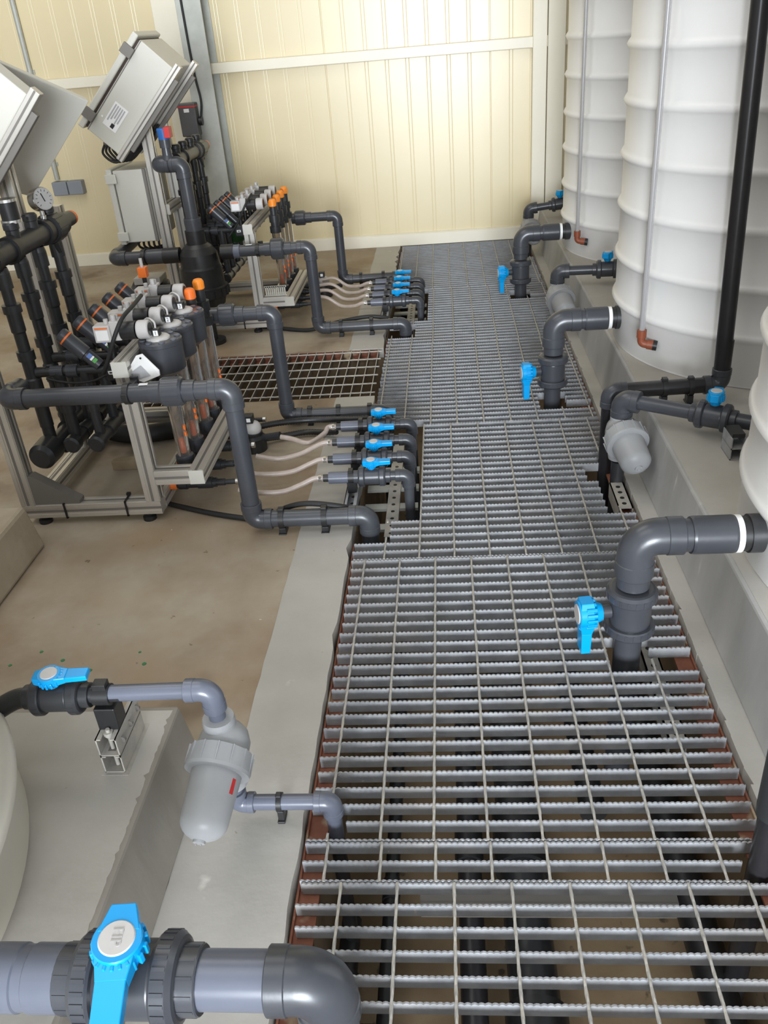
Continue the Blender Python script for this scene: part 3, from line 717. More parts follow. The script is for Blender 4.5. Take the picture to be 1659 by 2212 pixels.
for k, (y, lb) in enumerate(zip(YB, LB)):
    dosing(lb, y, [(-.70, y + .03, .115 - .005 * k), (-.63, y + .035, .105), (-.56, y + .03, .06), (-.49, y + .005, .062)], 'farther row of dosing lines with blue valves')
for (lb, ya, yb) in (('galvanised perforated strut rail under the nearer row of dosing valves', 2.205, 2.80), ('galvanised strut rail under the farther row of dosing valves', 4.17, 4.72)):
    t = thing('strut_rail', lb, 'rail', (-.33, ya, 0)); m = MB(); strut(m, -.349, -.309, ya, yb, .0014, .029); m.build('strut', 'galv', t)
    m = MB()
    for k in range(14): m.cyl((-.329, ya + .018 + .042 * k, .0039), (-.329, ya + .018 + .042 * k, .0046), .006, n=8)
    m.build('slot_holes', 'ink', t)
for (lb, ya, yb) in (('perforated galvanised strut in the channel under the nearer valve elbows', 2.2, 2.88), ('perforated galvanised strut in the channel under the farther valve elbows', 4.2, 4.74)):
    t = thing('channel_strut', lb, 'strut', (-.205, ya, -.08)); m = MB(); strut(m, -.226, -.186, ya, yb, -.085, -.06); m.box(-.226, -.186, ya, yb, -.0605, -.058); m.build('strut', 'rod', t)
    m = MB()
    for k in range(12): m.cyl((-.206, ya + .02 + .045 * k, -.0581), (-.206, ya + .02 + .045 * k, -.0573), .0065, n=8)
    m.build('slot_holes', 'ink', t)
    for k in range(4): MB().box(-.30, -.125, ya + .05 + .13 * k, ya + .085 + .13 * k, -.072, -.062).build('cross_plate', 'column', t)
# black corrugated hoses
def cable(name, label, cat, pts, r, m='rubber', ribbed=False, group=None, n=12):
    path = smooth(pts, 8)
    if ribbed:
        q = []; rs = []
        for i in range(len(path) - 1):
            k = max(1, int((path[i + 1] - path[i]).length / .004))
            for j in range(k): q.append(path[i].lerp(path[i + 1], j / k)); rs.append(r * (1. if len(q) % 2 else .86))
        o = MB().tube(q, rs, n).build(name, m)
    else: o = MB().tube(path, r, n).build(name, m)
    return tag(o, label, cat, group)
cable('corrugated_hose', 'upper black corrugated hose running to the nearer blue valves', 'hose', [(-.74, 2.80, .06), (-.66, 2.845, .055), (-.55, 2.885, .045), (-.45, 2.88, .045), (-.36, 2.86, .05), (-.30, 2.84, .06)], .0125, 'black', True)
cable('corrugated_hose', 'lower black corrugated hose lying under the other beside the clear hoses', 'hose', [(-.74, 2.76, .03), (-.65, 2.80, .02), (-.55, 2.835, .018), (-.47, 2.82, .02), (-.42, 2.80, .03)], .0115, 'black', True)
cable('black_cable', 'black cable on the floor from the nearer frame to the thick looped pipe', 'cable', [(-.94, 2.34, .012), (-.87, 2.31, .010), (-.78, 2.27, .010), (-.68, 2.235, .010), (-.60, 2.215, .012), (-.52, 2.205, .055), (-.45, 2.19, .076), (-.37, 2.18, .072), (-.30, 2.19, .05)], .0085, 'rubber')
cable('black_cable', 'black cable on the floor behind the farther machine by the back wall', 'cable', [(-1.3, 5.05, .012), (-1.1, 5.0, .012), (-.9, 4.98, .012), (-.75, 4.95, .012)], .012, 'rubber')
cable('black_cable', 'black cable along the floor from the farther frame to its looped pipe', 'cable', [(-1.0, 4.2, .012), (-.85, 4.13, .012), (-.7, 4.08, .012), (-.55, 4.06, .05), (-.40, 4.05, .072), (-.3, 4.05, .06)], .010, 'rubber')
for (lb, xx, yy) in (('small black dosing pump with white bracket behind the thick looped pipe', -.725, 2.745), ('small black dosing pump by the farther looped pipe', -.70, 4.72)):
    t = thing('dosing_pump', lb, 'pump', (xx, yy, 0)); MB().sharp((xx, yy, .0), (0, 0, 1), [(0, .045), (.05, .045), (.06, .036), (.07, .036)], 20).build('pump_base', 'black', t)
    MB().ball((xx + .005, yy, .085), .030, 14).build('pump_head', 'lightgrey', t); MB().box(xx - .02, xx + .012, yy - .02, yy + .012, .11, .140).build('terminal_box', 'black', t, bev=.002)
    MB().box(xx - .010, xx + .004, yy - .0215, yy - .0195, .117, .131).build('number_label', 'paper', t); MB().cyl((xx + .035, yy - .01, .05), (xx + .105, yy - .025, .064), .0125, n=16).build('outlet', 'pvcdark', t)

# ------------------------------------------------------------------ machines
def profile(mb, sl, p, q, w=.044):
    """square aluminium extrusion: body with a shallow slot line on every side"""
    p, q = V(p), V(q); d = (q - p).normalized(); u, v = perp(d); L = (q - p).length
    mb.quad_box((p + q) / 2, d * L / 2, u * w / 2, v * w / 2)
    for s in (u, -u, v, -v):
        o = d.cross(s)
        sl.quad_box((p + q) / 2 + s * (w / 2 + .0002), d * L / 2 * .998, o * w * .09, s * .0006)
        for e in (-1, 1): mb.quad_box((p + q) / 2 + s * (w / 2 + .0008) + o * e * w * .36, d * L / 2, o * w * .12, s * .0012)
def frame(label, y, zl=.85, top2=1.05, ties=True, far=False):
    t = thing('machine_frame', label, 'frame', (-1.15, y, 0), 'aluminium machine frames')
    dep = .70; xl, xr = -1.352, -.945; Y = y + .02
    def beam(nm, p, q, w=.044):
        mb, sl = MB(), MB(); profile(mb, sl, p, q, w); o = mb.build(nm, 'alu', t); sl.build('slot', 'slot', o); return o
    beam('base_beam', (xl - .022, Y, .050), (xr + .022, Y, .050)); beam('base_beam', (xr, Y + .022, .050), (xr, Y + dep, .050)); beam('base_beam', (xl, Y + .022, .050), (xl, Y + dep, .050))
    beam('base_beam', (xl - .022, Y + dep + .022, .05), (xr + .022, Y + dep + .022, .05))
    beam('upright', (xr, Y, .072), (xr, Y, .488)); beam('upright', (xl, Y, .072), (xl, Y, zl)); beam('upright', (xl, Y + dep + .02, .072), (xl, Y + dep + .02, .85))
    beam('top_beam', (xr, Y - .03, .510), (xr, Y + dep, .510)); MB().box(xr - .023, xr + .023, Y - .034, Y - .030, .487, .533).build('end_cap', 'cab', t)
    beam('arm', (xr + .022, Y, .152), (xr + .135, Y, .152)); beam('rail', (-.790, Y - .022, .152), (-.790, Y + .50, .152)); MB().box(-.813, -.767, Y - .026, Y - .022, .129, .175).build('end_cap', 'cab', t)
    MB().prism([(xl + .02, Y - .020, .072), (xl + .02, Y - .020, .175), (xl + .035, Y - .020, .175), (xl + .17, Y - .020, .085), (xl + .17, Y - .020, .072)], (0, .036, 0)).build('gusset', 'slot', t)
    for (fx, fy) in ((xr - .03, Y - .004), (xr - .03, Y + dep), (xl + .03, Y + dep), (xl + .03, Y)): MB().sharp((fx, fy, 0), (0, 0, 1), [(0, .021), (.012, .021), (.016, .010), (.03, .010)], 18).build('foot', 'rubber', t)
    if ties:
        for tx in (-1.235, -1.035):
            m = MB().box(tx - .003, tx + .003, Y - .0265, Y + .0265, .0240, .0280); m.box(tx - .003, tx + .003, Y - .0265, Y - .0235, .024, .0765); m.box(tx - .003, tx + .003, Y - .0265, Y + .0265, .0745, .0775); m.box(tx - .006, tx + .006, Y + .012, Y + .022, .0775, .086); m.build('cable_tie', 'black', t)
    return t, beam
F1, bm1 = frame('aluminium profile frame of the nearer dosing machine', 2.25)
bm1('cabinet_post', (-1.345, 2.69, .072), (-1.345, 2.69, 1.04))
F2, bm2 = frame('aluminium profile frame of the farther dosing machine', 4.12, zl=1.03)
bm2('cabinet_post', (-1.335, 4.36, .072), (-1.335, 4.36, 1.06)); bm2('cross_beam', (-1.335, 4.14, .62), (-1.335, 4.82, .62)); bm2('cross_beam', (-1.335, 4.14, .30), (-1.335, 4.82, .30))

def manifold(label, dy, y0, y1, gauge_y=None, full=True):
    t = thing('injection_manifold', label, 'manifold', (-1.27, y0 + dy, .3), 'injection manifolds of the machines')
    x, z, r = -1.27, .820, .0315; Y0, Y1 = y0 + dy, y1 + dy
    MB().cyl((x, Y0, z), (x, Y1, z), r, n=28).build('manifold_pipe', 'pvcdark', t)
    union(t, (x, Y1 + .01, z), (0, 1, 0), r, 'pvcdark', k=1.5)
    MB().cyl((x, Y1 + .05, z), (x, Y1 + .165, z), .0245, n=20).build('end_socket', 'pvcdark', t); MB().sharp((x, Y1 + .165, z), (0, 1, 0), [(0, .0235), (.016, .0235), (.020, .019)], 20).build('end_plug', 'orange', t)
    MB().cyl((x + .01, Y1 - .01, z - .03), (x + .012, Y1, z - .075), .009, n=12).build('drain_nipple', 'black', t)
    for yy in (2.295 + dy, 2.425 + dy, 2.665 + dy): MB().sharp((x, yy, z), (0, 1, 0), [(0, r * 1.25), (.028, r * 1.25)], 24).build('saddle_clamp', 'black', t)
    for k in range(4):
        yy = 2.355 + .13 * k + dy
        p = MB().sharp((x, yy, .30), (0, 0, 1), [(-.065, .019), (-.001, .019), (0, .021), (.10, .021), (.101, .024), (.155, .024), (.16, .0195), (.215, .0195), (.216, .026), (.245, .026), (.246, .018), (.30, .018), (.305, .0215), (.36, .0215), (.361, .027), (.385, .027), (.386, .0165), (.43, .0165), (.431, .022), (.475, .022), (.49, .019)], 20)
        p.build('injector', 'pvcdark', t)
        MB().sharp((x, yy, z + .02), (0, 0, 1), [(0, .020), (.028, .020), (.030, .023), (.044, .023), (.05, .019)], 16).build('top_tee', 'pvcdark', t)
        MB().cyl((x + .018, yy, .475), (x + .05, yy, .475), .016, n=16).build('side_port', 'pvcdark', t)
    zl = .232
    MB().cyl((x + .01, 2.30 + dy, zl), (x + .01, 2.90 + dy, zl), r * .95, n=24).build('lower_pipe', 'pvcdark', t)
    MB().sharp((x + .0, 2.255 + dy, zl), (0, 1, 0), [(0, .030), (.014, .041), (.085, .043), (.09, .036)], 28).build('lower_union', 'pvcdark', t)
    for yy in (2.46 + dy, 2.60 + dy): MB().sharp((x + .01, yy, zl), (0, 1, 0), [(0, r * 1.2), (.03, r * 1.2)], 24).build('saddle_clamp', 'black', t)
    MB().cyl((x + .012, 2.41 + dy, zl - .05), (x + .012, 2.41 + dy, zl), .011, n=12).build('drain_nipple', 'black', t)
    return t
manifold('dark injection manifold with four vertical injectors on the nearer machine', 0., 2.10, 2.735)
manifold('dark injection manifold half hidden on the farther machine', 1.92, 2.30, 2.735)
# pressure gauge
t = thing('pressure_gauge', 'round steel pressure gauge on top of the nearer manifold', 'gauge', (-1.27, 2.70, .86))
g = V((-1.262, 2.70, .915)); d = V((.80, -.52, .16)).normalized()
MB().sharp(g - d * .018, d, [(0, .030), (.003, .034), (.03, .034), (.036, .0355), (.040, .0335)], 36).build('gauge_case', 'chrome', t)
MB().cyl(g + d * .0205, g + d * .0226, .0305, n=36).build('dial', 'dial', t)
u, w_ = perp(d); up = V((0, 0, 1)) - d * d.z; up.normalize(); sd = up.cross(d)
MB().obox(g + d * .0232 + up * .004 + sd * -.002, up + sd * -.25, sd, d, .026, .003, .0012).build('needle', 'ink', t)
m = MB()
for k in range(11):
    a = math.radians(-135 + 27 * k); q = up * math.cos(a) + sd * math.sin(a); m.obox(g + d * .0230 + q * .0245, q, q.cross(d), d, .006, .0015, .0006)
m.build('dial_marks', 'ink', t)
MB().sharp((-1.266, 2.70, .856), (0, 0, 1), [(0, .010), (.012, .010), (.013, .007), (.03, .007)], 14).build('gauge_stem', 'chrome', t)
# black box pressure switch left of the gauge
t = thing('pressure_switch', 'black pressure switch with steel collar on the nearer manifold at the left edge', 'switch', (-1.27, 2.50, .86))
MB().sharp((-1.27, 2.50, .865), (0, 0, 1), [(0, .012), (.02, .012), (.021, .030), (.03, .030)], 20).build('collar', 'chrome', t); MB().sharp((-1.27, 2.50, .895), (0, 0, 1), [(0, .026), (.05, .026)], 20).build('switch_body', 'black', t); MB().sharp((-1.27, 2.50, .945), (0, 0, 1), [(0, .030), (.008, .030)], 20).build('top_collar', 'chrome', t)

def seat_valve(label, y, x0=0., labels=True, far=False, group=None, white=True, cap=True, kk=1.):
    """angle-seat dosing valve: inclined actuator with orange ring, white label block, black coil with white cap"""
    t = thing('dosing_valve', label, 'valve', (-1.05 + x0, y, .475), group)
    X = lambda v: v + x0
    MB().cyl((X(-1.22), y, .475), (X(-.935), y, .475), .0135, n=18).build('line_pipe', 'pvcdark', t)
    for xa, xb, rr in ((-1.205, -1.165, .0185), (-1.155, -1.12, .020), (-.998, -.955, .0205), (-.952, -.93, .0175)): MB().cyl((X(xa), y, .475), (X(xb), y, .475), rr, n=18).build('socket', 'pvc', t)
    MB().obox((X(-1.012), y, .470), (1, 0, 0), (0, 1, 0), (0, 0, 1), .038, .040, .052).build('valve_body', 'pvcdark', t, bev=.004)
    fl_ = MB().obox((X(-1.012), y - .0205, .470), (1, 0, 0), (0, 0, 1), (0, 1, 0), .020, .011, .0012).build('arrow_label', 'paper', t); MB().obox((X(-1.012), y - .0215, .470), (1, 0, 0), (0, 0, 1), (0, 1, 0), .011, .004, .0008).build('arrow_mark', 'ink', fl_)
    for xa, rr in ((-1.105, .0155), (-1.185, .0185)):
        MB().sharp((X(xa), y, .255), (0, 0, 1), [(0, rr), (.09, rr), (.091, rr * 1.25), (.125, rr * 1.25), (.126, rr), (.222, rr)], 16).build('drop_pipe', 'pvcdark', t)
    a = V((X(-1.050), y, .488)); d = V((-.68, 0, .73)).normalized()
    act = MB().sharp(a, d, [(0, .018), (.05, .0185), (.052, .0225), (.060, .0232), (.118, .0232)], 24).build('actuator', 'pvc', t)
    MB().sharp(a + d * .118, d, [(0, .0240), (.005, .0240)], 24).build('position_ring', 'orange', t); MB().sharp(a + d * .123, d, [(0, .0232), (.014, .0225), (.020, .017)], 24).build('actuator_cap', 'pvc', t)
    n = d.cross(V((0, 1, 0))).normalized()
    if labels:
        sv = V((0, -1, 0)) * .82 + V((.40, 0, .40)); sv.normalize(); o2 = d.cross(sv)
        for off, mm, hh in ((.038, 'sky_sticker', .012), (.028, 'paper', .006), (.018, 'lime', .010)): MB().obox(a + d * off + sv * .0183, d, o2, sv, hh, .015, .0012).build('sticker', mm, act)
    if white:
        wb = MB().obox((X(-1.010), y - .002, .588), (1, 0, 0), (0, 1, 0), (0, 0, 1), .050, .044, .050).build('solenoid_block', 'lightgrey', t, bev=.003)
        MB().obox((X(-1.010), y - .0248, .585), (1, 0, 0), (0, 0, 1), (0, 1, 0), .036, .030, .001).build('block_label', 'paper', wb)
        MB().obox((X(-1.010), y - .0252, .606), (1, 0, 0), (0, 0, 1), (0, 1, 0), .038, .004, .001).build('block_stripe', 'orange', wb)
        MB().obox((X(-.972), y, .594), (1, 0, 0), (0, 1, 0), (0, 0, 1), .030, .036, .058).build('solenoid_flange', 'capgrey', t, bev=.003)
        m = MB().cyl((X(-.972), y - .010, .623), (X(-.972), y - .010, .640), .008, n=12); m.cyl((X(-.972), y + .010, .622), (X(-.972), y + .010, .634), .007, n=12); m.cyl((X(-1.0), y, .612), (X(-1.0), y, .626), .007, n=12); m.build('screw', 'capgrey', t)
        MB().cyl((X(-.958), y - .0005, .590), (X(-.912), y - .0005, .590), .0265, n=24).build('coil', 'black', t)
        MB().cyl((X(-1.0), y, .49), (X(-1.0), y, .565), .010, n=12).build('neck', 'black', t)
        if cap:
            MB().sharp((X(-.908), y - .0005, .590), (1, 0, 0), [(0, .0255), (.004, .0275), (.032, .0275), (.035, .025)], 26).build('coil_cap', 'lightgrey', t)
            MB().cyl((X(-.8745), y - .0005, .590), (X(-.872), y - .0005, .590), .0195, n=22).build('cap_recess', 'black', t)
    return t
def flow_meter(label, y, num, head=True, cap='orange', x=-.858, group=None, dx=0., orange_cap=False):
    """variable-area flow meter with dark valve head, clear tube and orange float"""
    t = thing('flow_meter', label, 'flow meter', (x, y, .12), group)
    if head:
        hd = MB().sharp((x, y, .440), (0, 0, 1), [(0, .030), (.012, .046), (.022, .062), (.098, .0635), (.100, .0645), (.111, .0645), (.114, .062)], 36)
        hd.build('valve_head', 'pvc', t)
        m = MB()
        for k in range(8):
            a = 2 * PI * (k + .5) / 8; m.sharp((x + .051 * math.cos(a), y + .051 * math.sin(a), .553), (0, 0, 1), [(0, .009), (.004, .009)], 12)
        m.build('lid_bolts', 'pvcblue', t)
        MB().sharp((x - .004, y, .553), (0, 0, 1), [(0, .036), (.006, .035), (.010, .030), (.012, .022)], 32).build('lid', 'capgrey', t)
        cb = MB().box(x - .018, x + .006, y - .013, y + .011, .560, .586).build('connector', 'black', t, bev=.002)
        lb = MB().box(x - .011, x + .003, y - .0142, y - .013, .566, .582).build('number_label', 'paper', cb)
        if num:
            fc = bpy.data.curves.new('n', 'FONT'); fc.body = num; fc.size = .015; fc.align_x = 'CENTER'; fc.align_y = 'CENTER'; fc.extrude = .0003; fc.resolution_u = 2
            fo = bpy.data.objects.new('n', fc); COL.objects.link(fo); bpy.context.view_layer.update()
            me = bpy.data.meshes.new_from_object(fo.evaluated_get(bpy.context.evaluated_depsgraph_get())); bpy.data.objects.remove(fo)
            me.transform(Matrix.Translation(V((x - .004, y - .0146, .574)) - ROOT[t]) @ Matrix.Rotation(PI / 2, 4, 'X')); me.materials.clear(); me.materials.append(M['ink'])
            o = bpy.data.objects.new('number', me); COL.objects.link(o); o.parent = cb
        MB().tube(smooth([(x - .006, y, .586), (x - .008, y + .003, .604), (x - .03, y + .012, .612), (x - .052, y + .014, .590), (x - .058, y + .01, .56)], 5), .0032, 8).build('signal_cable', 'capgrey', t)
    else:
        MB().sharp((x, y, .44), (0, 0, 1), [(0, .021), (.05, .021), (.051, .026), (.085, .026), (.086, .017), (.125, .017)], 22).build('tee_body', 'pvcdark', t)
    if orange_cap:
        zz = .565
        m = MB().sharp((x, y, zz), (0, 0, 1), [(0, .0165), (.003, .0195), (.028, .0185), (.034, .015), (.036, .010)], 20); m.ribs((x, y, zz), (0, 0, 1), .004, .026, .0188, 16, .002, .0012); m.build('cap', cap, t)
    MB().lathe((x, y, .165), (0, 0, 1), [(0, .0205), (.29, .0222)], 22).lathe((x, y, .165), (0, 0, 1), [(.29, .0190), (0, .0175)], 22).build('clear_tube', 'tube', t)
    MB().sharp((x, y, .178), (0, 0, 1), [(0, .012), (.005, .0135), (.030, .0125), (.044, .0125), (.050, .006)], 16).build('float', 'orange', t)
    m = MB().sharp((x, y, .120), (0, 0, 1), [(0, .019), (.006, .027), (.040, .0285), (.050, .0285), (.052, .0225)], 24); m.ribs((x, y, .120), (0, 0, 1), .012, .045, .028, 14, .002, .0015); m.build('lower_nut', 'pvc', t)
    MB().sharp((x, y, .44), (0, 0, 1), [(0, .0285), (.03, .0285)], 24).build('upper_nut', 'pvcdark', t)
    m = MB().box(x + .0195, x + .0245, y - .014, y - .004, .262, .275); m.box(x + .0195, x + .0245, y - .014, y - .004, .240, .253); m.build('limit_marker', 'orange', t)
    # tee and hose nipple at floor level
    MB().cyl((x, y, .062), (x, y, .125), .0135, n=16).build('drop', 'pvcdark', t)
    MB().sharp((x - .045, y, .066), (1, 0, 0), [(0, .015), (.01, .0195), (.035, .0195), (.036, .016), (.07, .016), (.071, .019), (.118, .019), (.119, .0155), (.132, .0155)], 20).build('tee', 'pvcdark', t)
    MB().sharp((x - .078, y, .066), (1, 0, 0), [(0, .0165), (.004, .0185), (.030, .0185), (.034, .0165)], 20).build('end_cap', 'orange', t)
    MB().sharp((x + .085, y, .066), (1, 0, 0), [(0, .0115), (.03, .0115), (.031, .0085), (.075, .0085)], 14).build('hose_tail', 'pvcdark', t); MB().sharp((x + .150, y, .066), (1, 0, 0), [(0, .0105), (.011, .0105)], 14).build('hose_clamp', 'chrome', t)
    return t
CH = (2.352, 2.482, 2.612, 2.742)
names = ('nearest', 'second', 'third', 'fourth')
for k, y in enumerate(CH):
    seat_valve('%s inclined dosing valve with orange ring on the nearer machine' % names[k], y, labels=(k < 2), group='inclined dosing valves of the nearer machine')
seat_valve('last inclined dosing valve with orange ring, behind the others on the nearer machine', 2.872, white=False, labels=False, group='inclined dosing valves of the nearer machine')
for k, y in enumerate((2.372, 2.502, 2.642)):
    flow_meter('flow meter with large dark head marked %d on the nearer machine' % (k + 1), y, str(k + 1), group='flow meters of the nearer machine')
flow_meter('slim flow meter under a bright orange cap on the nearer machine', 2.742, None, head=False, cap='orange', group='flow meters of the nearer machine', orange_cap=True)
flow_meter('slim flow meter under an amber cap at the back of the nearer machine', 2.86, None, head=False, cap='amber', group='flow meters of the nearer machine', orange_cap=True)
for k, y in enumerate((4.31, 4.43, 4.55, 4.67)):
    seat_valve('%s inclined dosing valve from the viewer on the farther machine' % names[k], y, x0=-.02, labels=(k == 0), far=True, group='inclined dosing valves of the farther machine')
    flow_meter('%s slim flow meter with an amber cap on the farther machine' % names[k], y + .045, None, head=False, cap='amber', group='flow meters of the farther machine', orange_cap=True)
for lb, dy_, x_ in (('nearer', 0., 0.), ('farther', 1.945, -.02)):
    t = thing('supply_header', 'pair of dark supply header pipes low inside the %s machine frame' % lb, 'pipe', (-1.15, 2.3 + dy_, .25), 'supply headers of the machines')
    for xx in (-1.105, -1.185):
        MB().cyl((xx + x_, 2.315 + dy_, .250), (xx + x_, 2.93 + dy_, .250), .0215, n=20).build('header_pipe', 'pvcdark', t)
        MB().sharp((xx + x_, 2.300 + dy_, .250), (0, 1, 0), [(0, .020), (.006, .0265), (.035, .0265)], 20).build('end_cap', 'pvcdark', t)
        for q in range(4): MB().sharp((xx + x_, 2.40 + .125 * q + dy_, .250), (0, 1, 0), [(0, .0255), (.03, .0255)], 20).build('coupling', 'pvcdark', t)
# paper tag and small blue tap on the first flow meter, loose cable to it
t = thing('paper_tag', 'white paper tag with a punched hole hanging below the first flow meter head', 'tag', (-0.8950, 2.27, 0.4880))
MB().prism([(-0.9000, 2.268, 0.5400), (-0.8800, 2.262, 0.5460), (-0.8370, 2.252, 0.4980), (-0.8370, 2.250, 0.4830), (-0.8900, 2.256, 0.4630), (-0.9400, 2.270, 0.4730), (-0.9430, 2.272, 0.4880)], (.001, .003, .0)).build('tag', 'paper', t)
MB().cyl((-0.8860, 2.2610, 0.5340), (-0.8860, 2.2590, 0.5340), .003, n=10).build('hole', 'ink', t)
MB().prism([(-0.9300, 2.2655, 0.4880), (-0.8900, 2.2585, 0.5130), (-0.8650, 2.2535, 0.4830), (-0.9050, 2.2595, 0.4730)], (0, -.0008, 0)).build('print_block', 'print', t)
t = thing('drain_tap', 'tiny blue drain tap beside the first flow meter head', 'tap', (-.925, 2.33, .47)); MB().sharp((-.935, 2.325, .477), (.2, -.9, 0), [(0, .006), (.014, .006)], 12).build('knob', 'blue', t); MB().cyl((-.925, 2.335, .487), (-.91, 2.345, .482), .006, n=10).build('tap_body', 'tube', t)
cable('black_cable', 'black sleeved cable draped across the nearer dosing valves', 'cable', [(-1.03, 2.315, .475), (-1.0, 2.305, .520), (-.965, 2.30, .585), (-.94, 2.33, .632), (-.935, 2.42, .642), (-.94, 2.52, .645)], .006, 'rubber')
cable('black_cable', 'thin black cable slung under the nearer dosing line pipe', 'cable', [(-1.215, 2.33, .462), (-1.17, 2.325, .452), (-1.12, 2.325, .446), (-1.07, 2.325, .450), (-1.02, 2.325, .468)], .0035, 'rubber')
o = cable('black_cable', 'black sleeved cable draped across the farther dosing valves', 'cable', [(-1.08, 4.25, .45), (-1.02, 4.25, .52), (-.97, 4.25, .60), (-.95, 4.33, .635)], .005, 'rubber')
t = thing('solenoid_plug', 'small orange plug connector at the back of the nearer dosing valves', 'connector', (-1.07, 2.93, .62)); MB().box(-1.085, -1.055, 2.92, 2.95, .60, .635).build('plug', 'orange', t, bev=.002); MB().cyl((-1.07, 2.935, .635), (-1.07, 2.935, .665), .006, n=10).build('cable_gland', 'capgrey', t)
MB().cyl((-1.07, 2.935, .44), (-1.07, 2.935, .60), .008, n=10).build('stem', 'pvcdark', t)
# pump and dark pipes under the nearer machine, sandy cloth bag
cable('suction_hose', 'fat black hose on the floor behind the nearer machine frame', 'hose', [(-1.52, 2.98, .09), (-1.42, 2.93, .065), (-1.30, 2.87, .042), (-1.19, 2.845, .036), (-1.08, 2.87, .036), (-.95, 2.92, .036), (-.82, 2.96, .036)], .0345, 'rubber', n=18)
cl = MB(); cl.ball((-1.22, 2.93, .285), .055, 18, .55); cl.ball((-1.28, 2.93, .27), .05, 18, .6); cl.ball((-1.17, 2.94, .30), .04, 16, .7); cl.ball((-1.23, 2.95, .265), .06, 16, .55)
tag(cl.build('cloth_sack', 'bag'), 'crumpled sandy cloth sack behind the nearer flow meters', 'sack')
sup = thing('sack_shelf', 'dark shelf bracket holding the sandy sack behind the nearer machine', 'bracket', (-1.22, 2.93, .22)); MB().box(-1.34, -.96, 2.90, 2.985, .226, .236).build('shelf', 'pvcdark', sup)
t = thing('timber_offcut', 'small brown timber offcut on the floor under the nearer machine', 'timber', (-1.15, 2.75, 0)); MB().box(-1.22, -1.11, 2.62, 2.66, 0, .035).build('timber', 'bag', t, bev=.002)

# tilted control cabinets
lv = V((-.700, 0, -.714)).normalized(); wv = V((.714, 0, -.700)).normalized()
def cabinet(label, A, y0, y1, L, W, lid=True):
    A = V(A); t = thing('control_cabinet', label, 'cabinet', (A.x, y0, A.z), 'tilted grey control cabinets')
    ym = (y0 + y1) / 2; D = y1 - y0
    def slab(w0, w1, l0, l1, ya, yb, nm, m, par=None, bev=.002):
        c = A + wv * (w0 + w1) / 2 + lv * (l0 + l1) / 2; c.y = (ya + yb) / 2
        return MB().obox(c, lv, (0, 1, 0), wv, l1 - l0, yb - ya, w1 - w0).build(nm, m, par or t, bev=bev)
    slab(.012, W, 0, L, y0, y1, 'cabinet_body', 'cab', bev=.004)
    slab(.002, .012, .006, L - .006, y0 + .006, y1 - .006, 'door_gasket', 'gasket')
    if lid:
        dr = slab(-.026, .002, -.010, L + .010, y0 - .010, y1 + .010, 'cabinet_door', 'cab', bev=.005)
        for l0 in (.045, L - .085): slab(-.032, .02, l0, l0 + .045, y0 - .022, y0 - .008, 'hinge', 'slot', dr)
    slab(.016, .020, .0, L, y0 - .0015, y0, 'rain_lip', 'slot')
    for ya in ((y0 + .0, y1 - .03) if lid else (y0,)):
        rl = slab(W, W + .030, -.025, L + .02, ya - .004, ya + .026, 'mount_rail', 'alu'); slab(W + .012, W + .018, -.024, L + .019, ya - .0048, ya - .0038, 'slot', 'slot', rl, 0)
        slab(W + .030, W + .050, .03, L - .05, ya + .002, ya + .02, 'bracket', 'slot')
    lab = slab(.055, .122, L * .60, L * .60 + .115, y0 - .0012, y0 + .001, 'rating_label', 'paper', bev=0)
    for q in range(5): slab(.062 + .011 * q, .068 + .011 * q, L * .62, L * .62 + .08 - .012 * (q % 3), y0 - .0018, y0 - .0010, 'label_print', 'print', lab, 0)
    slab(.088, .104, L * .60 + .088, L * .60 + .108, y0 - .0018, y0 - .0010, 'stamp_print', 'ink', lab, 0)
    c = A + wv * .04 + lv * L * .80; MB().cyl((c.x, y0 - .002, c.z), (c.x, y0 + .001, c.z), .005, n=12).build('screw', 'paper', t)
    e = A + lv * L
    for q in range(5 if lid else 0):
        yy = y0 + .05 + .045 * q; b0 = e + wv * (W * .55) ; b0.y = yy
        MB().cyl(b0, b0 + lv * .02, .009, n=12).build('cable_gland', 'slot', t)
        MB().tube(smooth([b0 + lv * .02, b0 + lv * .05 + V((.004, 0, -.02)), b0 + lv * .055 + V((.06, 0, -.055 - .004 * q)), b0 + V((.10, .01, -.055)), b0 + V((.15, .02, -.015)), b0 + V((.19, .02, .035))], 6), .0058, 8).build('cable', 'rubber', t)
    return t
CA = cabinet('tilted grey control cabinet with a white label on the farther machine', (-1.277, 0, 1.338), 4.04, 4.36, .455, .178)
CB = cabinet('tilted grey control cabinet at the upper left edge on the nearer machine', (-1.277, 0, 1.338), 2.55, 2.62, .455, .178, lid=False)
E_ = V((-1.140, 2.955, 1.176)); P_ = V((-1.31, 2.65, 1.335)); ev = (P_ - E_); nn = ev.normalized().cross(lv).normalized()
MB().prism([E_, P_, P_ + lv * .40, E_ + lv * .385], nn * .022).build('open_door', 'cab', CB, bev=.003)
MB().prism([E_ + lv * .36 + nn * -.001 + ev * .02, E_ + lv * .385 + nn * -.001 + ev * .02, E_ + lv * .395 + nn * -.001 + ev * .35, E_ + lv * .35 + nn * -.001 + ev * .35], nn * -.006).build('door_handle', 'ink', CB)
